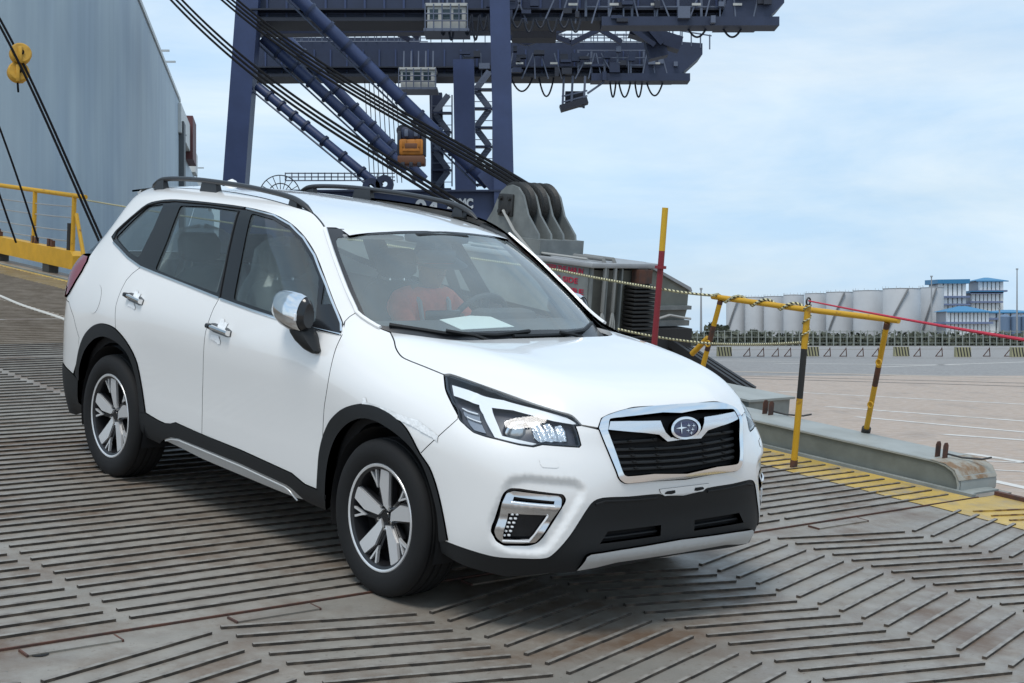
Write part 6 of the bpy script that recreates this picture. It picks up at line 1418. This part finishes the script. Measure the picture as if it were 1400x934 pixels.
# buildings with blue roofs
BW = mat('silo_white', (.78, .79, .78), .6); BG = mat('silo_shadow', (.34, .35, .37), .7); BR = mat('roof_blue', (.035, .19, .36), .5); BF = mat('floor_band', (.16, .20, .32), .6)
def block(name, label, x0, x1, yt, D, bands, roofh, ncol, eave=3, hip=False):
    A, Bq = P((x0, yt), D), P((x1, yt), D); c = np.array([(A[0]+Bq[0])/2, D+6, 0]); o = empty(name, loc=tuple(c)); tag(o, label, 'building')
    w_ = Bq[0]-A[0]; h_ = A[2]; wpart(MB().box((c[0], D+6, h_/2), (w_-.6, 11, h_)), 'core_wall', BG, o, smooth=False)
    ed = [yt]+list(bands)
    for k in range(ncol):
        xx = A[0]+w_*(k+.5)/ncol; wpart(MB().box((xx, D+.3, h_/2), (w_/ncol*.74, 1.4, h_)), 'pilaster', BW, o, smooth=False)
    for b in bands: z = P((x0, b), D)[2]; wpart(MB().box((c[0], D+4.5, z), (w_+1.6, 12, .55)), 'floor_band', BF, o, smooth=False)
    z = h_; e = eave/FPX*D
    if hip: wpart(MB().add([(A[0]-e, D-1.5, z), (Bq[0]+e, D-1.5, z), (Bq[0]+e, D+13, z), (A[0]-e, D+13, z), (c[0]-w_*.1, D+5, z+roofh), (c[0]+w_*.1, D+5, z+roofh), (A[0]-e, D-1.5, z-.3), (Bq[0]+e, D-1.5, z-.3)], [(0, 1, 5, 4), (1, 2, 5), (2, 3, 4, 5), (3, 0, 4), (6, 7, 1, 0)]), 'roof', BR, o, smooth=False)
    else: wpart(MB().add([(A[0]-e, D-1.5, z-.2), (Bq[0]+e, D-1.5, z-.2), (Bq[0]+e, D+13, z-.2), (A[0]-e, D+13, z-.2), (A[0]-e, D-1.5, z+roofh), (Bq[0]+e*1.1, D-1.5, z+roofh*1.15), (Bq[0]+e, D+13, z+roofh*1.2), (A[0]-e, D+13, z+roofh*1.3)], [(0, 1, 5, 4), (1, 2, 6, 5), (2, 3, 7, 6), (3, 0, 4, 7), (4, 5, 6, 7), (0, 1, 2, 3)]), 'roof', BR, o, smooth=False)
    return o
block('silo_building', 'white ribbed building with a flat blue roof above the tank row', 1283, 1321, 387, 470, (406, 416.5), 1.0, 6, 3)
b2 = block('silo_building', 'white ribbed tower with a stepped blue hipped roof behind the low hall', 1328, 1366, 400, 480, (400.5, 413), .4, 7, 4)
block('silo_building', 'narrow white upper storey with a blue hipped roof on the ribbed tower', 1338, 1372, 384, 484, (398,), 1.2, 6, 5, True)
block('low_hall', 'long low white hall with a blue pitched roof in front of the towers', 1294, 1352, 426, 430, (441.5,), 1.6, 11, 2, True)
block('low_hall', 'low hall with a wide blue roof running out past the blue tanks', 1352, 1420, 427, 445, (436,), .8, 7, 6, True)
for k, x0 in enumerate((1369, 1384, 1398)):
    A = P((x0, 433), 400); r = 7.0/FPX*400; c = np.array([A[0]+r, 400+r, 0]); o = empty('blue_tank', loc=tuple(c)); tag(o, 'blue-grey cylindrical tank in front of the low hall', 'tank', 'blue tanks by the low hall')
    wpart(MB().lathe([(r, 0), (r, A[2]), (r*.6, A[2]+.5), (.01, A[2]+.7)], c, (0, 0, 1), 28), 'tank_wall', mat('tank_blue', (.13, .19, .28), .5), o)
for (x, y0, D, lab) in ((1273.5, 378, 380, 'thin grey mast above the tank row'), (1390.5, 368, 400, 'thin grey mast beside the blue roofs'), (958.5, 395, 300, 'thin grey lamp mast behind the guard rail brace'), (1366.5, 422, 300, 'pale lamp post in front of the blue tanks')):
    t = P((x, y0), D); o = empty('mast', loc=(t[0], t[1], 0)); tag(o, lab, 'mast'); wpart(MB().tube([(t[0], t[1], 0), (t[0], t[1], t[2])], [.28, .14], 8), 'pole', mat('mast_grey', (.30, .31, .32), .5), o); wpart(MB().box((t[0], t[1], t[2]), (.5, .5, .35)), 'cap', mat('mast_grey', (.30, .31, .32)), o)
t = P((1090.5, 405), 700); ch = empty('chimney', loc=(t[0], t[1], 0)); tag(ch, 'far red and white banded chimney behind the tanks', 'chimney')
for k in range(6): za = t[2]*(k/6); wpart(MB().tube([(t[0], t[1], za), (t[0], t[1], t[2]*((k+1)/6))], .9, 10), 'band', mat('chim_red', (.40, .06, .06), .6) if k % 2 else mat('chim_white', (.62, .6, .6), .6), ch)
# strip of shrubs and low wall behind the fence
SHR = mat('shrub_leaf', (.05, .06, .038), .8, col2=(.10, .105, .07), nscale=3)
def shrubs(name, x0, x1, n, Y, h0, h1):
    m = MB()
    for k in range(n):
        x = random.uniform(x0, x1); z = random.uniform(0, 1)**1.6*random.uniform(h0, h1); y = Y+random.uniform(-3, 3); s = random.uniform(.25, .6)
        a = np.array([random.gauss(0, 1) for _ in range(3)]); a /= np.linalg.norm(a); b = np.cross(a, [random.gauss(0, 1) for _ in range(3)]); b /= np.linalg.norm(b)
        c = np.array([x, y, z+.15]); m.add([c-a*s, c+b*s*.6, c+a*s, c-b*s*.6], [(0, 1, 2, 3)])
    o = obj(name, m.v, m.f, SHR); tag(o, kind='stuff'); return o
xl, xr = P((930, 0), 250)[0], P((1480, 0), 250)[0]
shrubs('hedge', xl, xr, 9000, 250, .8, 2.1)
tag(MB().box(((xl+xr)/2, 252, .4), (xr-xl, 2, .9)).build('low_bank', mat('bank_earth', (.10, .10, .07), .9), None, smooth=False), kind='structure')
for k, (x, s) in enumerate(((1003, 1.2), (1029, 1.3), (976, 2.0), (986, 1.8))):
    c = P((x, 462), 300); tr = empty('tree', loc=(c[0], c[1], 0)); tag(tr, 'dark round bush of a tree in front of the tanks', 'tree', 'trees in front of the tanks')
    m = MB()
    for j in range(260):
        d = np.array([random.gauss(0, 1) for _ in range(3)]); d /= np.linalg.norm(d); d = d*random.uniform(.5, 1)*s*random.uniform(.7, 1.1); q = np.array([c[0], c[1], s*1.3])+d*[1, 1, .8]
        a = np.array([random.gauss(0, 1) for _ in range(3)])*.25; b = np.array([random.gauss(0, 1) for _ in range(3)])*.25; m.add([q-a, q+b, q+a, q-b], [(0, 1, 2, 3)])
    m.v = [tuple(np.array(q)-[c[0], c[1], 0]) for q in m.v]; obj('crown', m.v, m.f, SHR, tr); wpart(MB().tube([(c[0], c[1], 0), (c[0], c[1], s*1.2)], [.2, .1], 6), 'trunk', RUST, tr)
# fence
FN = mat('fence_grey', (.26, .28, .25), .6); D = 235; xl, xr = P((935, 0), D)[0], P((1475, 0), D)[0]
fe = empty('fence', loc=(xl, D, 0)); tag(fe, 'grey-green mesh fence with steel posts across the far side of the yard', 'fence')
nf = 58
for k in range(nf+1): xx = xl+(xr-xl)*k/nf; wpart(MB().box((xx, D, 1.2), (.14, .14, 2.5)), 'fence_post', FN, fe, smooth=False)
for z in (.5, 1.4, 2.3): wpart(MB().box(((xl+xr)/2, D, z), (xr-xl, .07, .08)), 'fence_rail', FN, fe, smooth=False)
m = MB()
for k in range(int((xr-xl)/.35)): m.box((xl+k*.35, D, 1.2), (.012, .012, 2.2))
tag(wpart(m, 'mesh_wire', FN, fe, smooth=False), kind='stuff')
line((930, 478.5), (1400, 477), w_=6.0, m=mat('verge_dirt', (.22, .195, .17), .9), ext=.2, name='verge')
# striped barrier blocks and barricades
BARY = mat('barrier_yellow', (.36, .34, .20), .7); BARK = mat('barrier_black', (.03, .03, .03), .7)
blocks = [(990, 500 and 487), (1109, 487), (1232, 487), (1316, 488), (1392, 488)]
for k, (x, yb) in enumerate(blocks):
    c = on_quay((x, yb)); o = empty('barrier_block', loc=tuple(c)); tag(o, 'concrete barrier block with black and yellow diagonal stripes on the yard edge', 'barrier', 'striped barrier blocks along the yard edge')
    w_, h_, d_ = 1.15, .74, .6
    wpart(MB().prism([(-w_/2, 0), (w_/2, 0), (w_/2*.96, h_), (-w_/2*.96, h_)], -d_/2, d_/2, lambda a, b, h: (c[0]+a, c[1]+h, b)), 'block', BARY, o, smooth=False)
    for j in range(5):
        a0 = -w_/2+w_*(j/5)+.05; wpart(MB().prism([(a0+.10, .02), (a0+.20, .02), (a0+.08, h_-.02), (a0-.02, h_-.02)], -d_/2-.006, -d_/2-.002, lambda a, b, h: (c[0]+a, c[1]+h, b)), 'stripe', BARK, o, smooth=False)
for k, x in enumerate((1022, 1041, 1061, 1078, 1132, 1154, 1177, 1198, 1255, 1285, 1350, 1379)):
    c = on_quay((x, 487.5)); o = empty('barricade', loc=tuple(c)); tag(o, 'small rusty triangular barricade frame standing on the yard edge', 'barricade', 'triangular barricades along the yard edge')
    for p, q in (((-.35, 0), (.15, .62)), ((.2, 0), (.15, .7)), ((-.35, .03), (.2, .03))): wpart(MB().bar((c[0]+p[0], c[1], p[1]), (c[0]+q[0], c[1], q[1]), .06, .06), 'bar', RUST, o, smooth=False)
line((960, 489.3), (1400, 489.8), w_=.6, m=mat('kerb_line', (.17, .15, .13), .8), ext=.2, name='yard_edge')
# ================================================================== driver
dr = empty('person', mtx=RAMP @ Matrix.Translation((-1.42, .37, .70))); tag(dr, 'driver in an orange work jacket and wide-brimmed dark hat sitting at the steering wheel', 'person')
J = {'pel': (0, 0, .02, .15), 'sp1': (-.03, 0, .18, .135), 'sp2': (-.04, 0, .32, .15), 'ch': (-.02, 0, .44, .13), 'nk': (.02, 0, .525, .06), 'hb': (.045, 0, .565, .075), 'hm': (.06, 0, .64, .088), 'ht': (.05, 0, .71, .075)}
for s, k in ((1, 'l'), (-1, 'r')):
    J.update({'sh'+k: (-.01, s*.17, .435, .075), 'el'+k: (.20, s*.235, .285, .052), 'wr'+k: (.42, s*.165, .385, .034), 'pa'+k: (.475, s*.16, .405, .032),
              'hi'+k: (.02, s*.10, 0, .10), 'kn'+k: (.44, s*.14, .06, .07), 'an'+k: (.68, s*.13, -.30, .045), 'fo'+k: (.80, s*.13, -.33, .04)})
    for f in range(4): J['f%d%s' % (f, k)] = (.515, s*.16+(f-1.5)*.02, .425, .0095); J['g%d%s' % (f, k)] = (.52, s*.16+(f-1.5)*.018, .395, .0085)
    J['t0'+k] = (.49, s*.12, .41, .011); J['t1'+k] = (.515, s*.11, .40, .009)
E_ = [('pel', 'sp1'), ('sp1', 'sp2'), ('sp2', 'ch'), ('ch', 'nk'), ('nk', 'hb'), ('hb', 'hm'), ('hm', 'ht')]
for k in 'lr':
    E_ += [('ch', 'sh'+k), ('sh'+k, 'el'+k), ('el'+k, 'wr'+k), ('wr'+k, 'pa'+k), ('pel', 'hi'+k), ('hi'+k, 'kn'+k), ('kn'+k, 'an'+k), ('an'+k, 'fo'+k), ('pa'+k, 't0'+k), ('t0'+k, 't1'+k)]
    for f in range(4): E_ += [('pa'+k, 'f%d%s' % (f, k)), ('f%d%s' % (f, k), 'g%d%s' % (f, k))]
ks = list(J); me = bpy.data.meshes.new('body'); me.from_pydata([J[k][:3] for k in ks], [(ks.index(a), ks.index(b)) for a, b in E_], [])
ob = bpy.data.objects.new('tmp', me); COL.objects.link(ob); md = ob.modifiers.new('s', 'SKIN')
for i, k in enumerate(ks): r = J[k][3]; me.skin_vertices[0].data[i].radius = (r, r); me.skin_vertices[0].data[i].use_root = (k == 'pel')
ob.modifiers.new('d', 'SUBSURF').levels = 2
dg = bpy.context.evaluated_depsgraph_get(); bm_ = bpy.data.meshes.new_from_object(ob.evaluated_get(dg)); bpy.data.objects.remove(ob)
bm_.name = 'body'; bd = bpy.data.objects.new('body', bm_); COL.objects.link(bd); bd.parent = dr
SKIN = mat('skin', (.32, .19, .13), .55); JACK = mat('work_orange', (.90, .20, .12), .75, noise=.12, nscale=12, bump=.4, bscale=18); TROU = mat('trousers', (.03, .035, .06), .8)
bm_.materials.clear()
for m in (JACK, SKIN, TROU): bm_.materials.append(m)
for pl in bm_.polygons:
    c = pl.center; pl.use_smooth = True
    pl.material_index = 1 if (c.z > .515 and abs(c.y) < .12) or (c.x > .40 and c.z > .3) else (2 if c.z < .09 else 0)
def lp(mb, name, m): return mb.build(name, m, dr)
lp(MB().lathe([(.001, .10), (.06, .095), (.095, .065), (.105, .01), (.19, -.03), (.20, -.035), (.19, -.04), (.10, -.005)], (.05, 0, .70), (.15, 0, 1), 24), 'hat', mat('hat_dark', (.05, .06, .07), .8))
for s in (1, -1): lp(MB().lathe([(.001, .004), (.009, .003), (.011, 0)], (.137, s*.032, .655), (1, 0, 0), 8), 'eye', DARK)
lp(MB().add([(.143, 0, .66), (.165, 0, .618), (.14, .014, .618), (.14, -.014, .618)], [(0, 2, 1), (0, 1, 3), (1, 2, 3)]), 'nose', SKIN)
lp(MB().box((.138, 0, .593), (.012, .045, .007)), 'mouth', mat('lips', (.22, .09, .08), .5))
for s in (1, -1): lp(MB().box((.055, s*.088, .64), (.03, .012, .05), bev=.005), 'ear', SKIN)
for s in (1, -1): lp(MB().tube([(.105, s*.09, .22), (.12, s*.095, .33), (.09, s*.10, .44), (.0, s*.105, .51)], .014, 6), 'reflective_strip', mat('reflective_grey', (.42, .45, .45), .5))
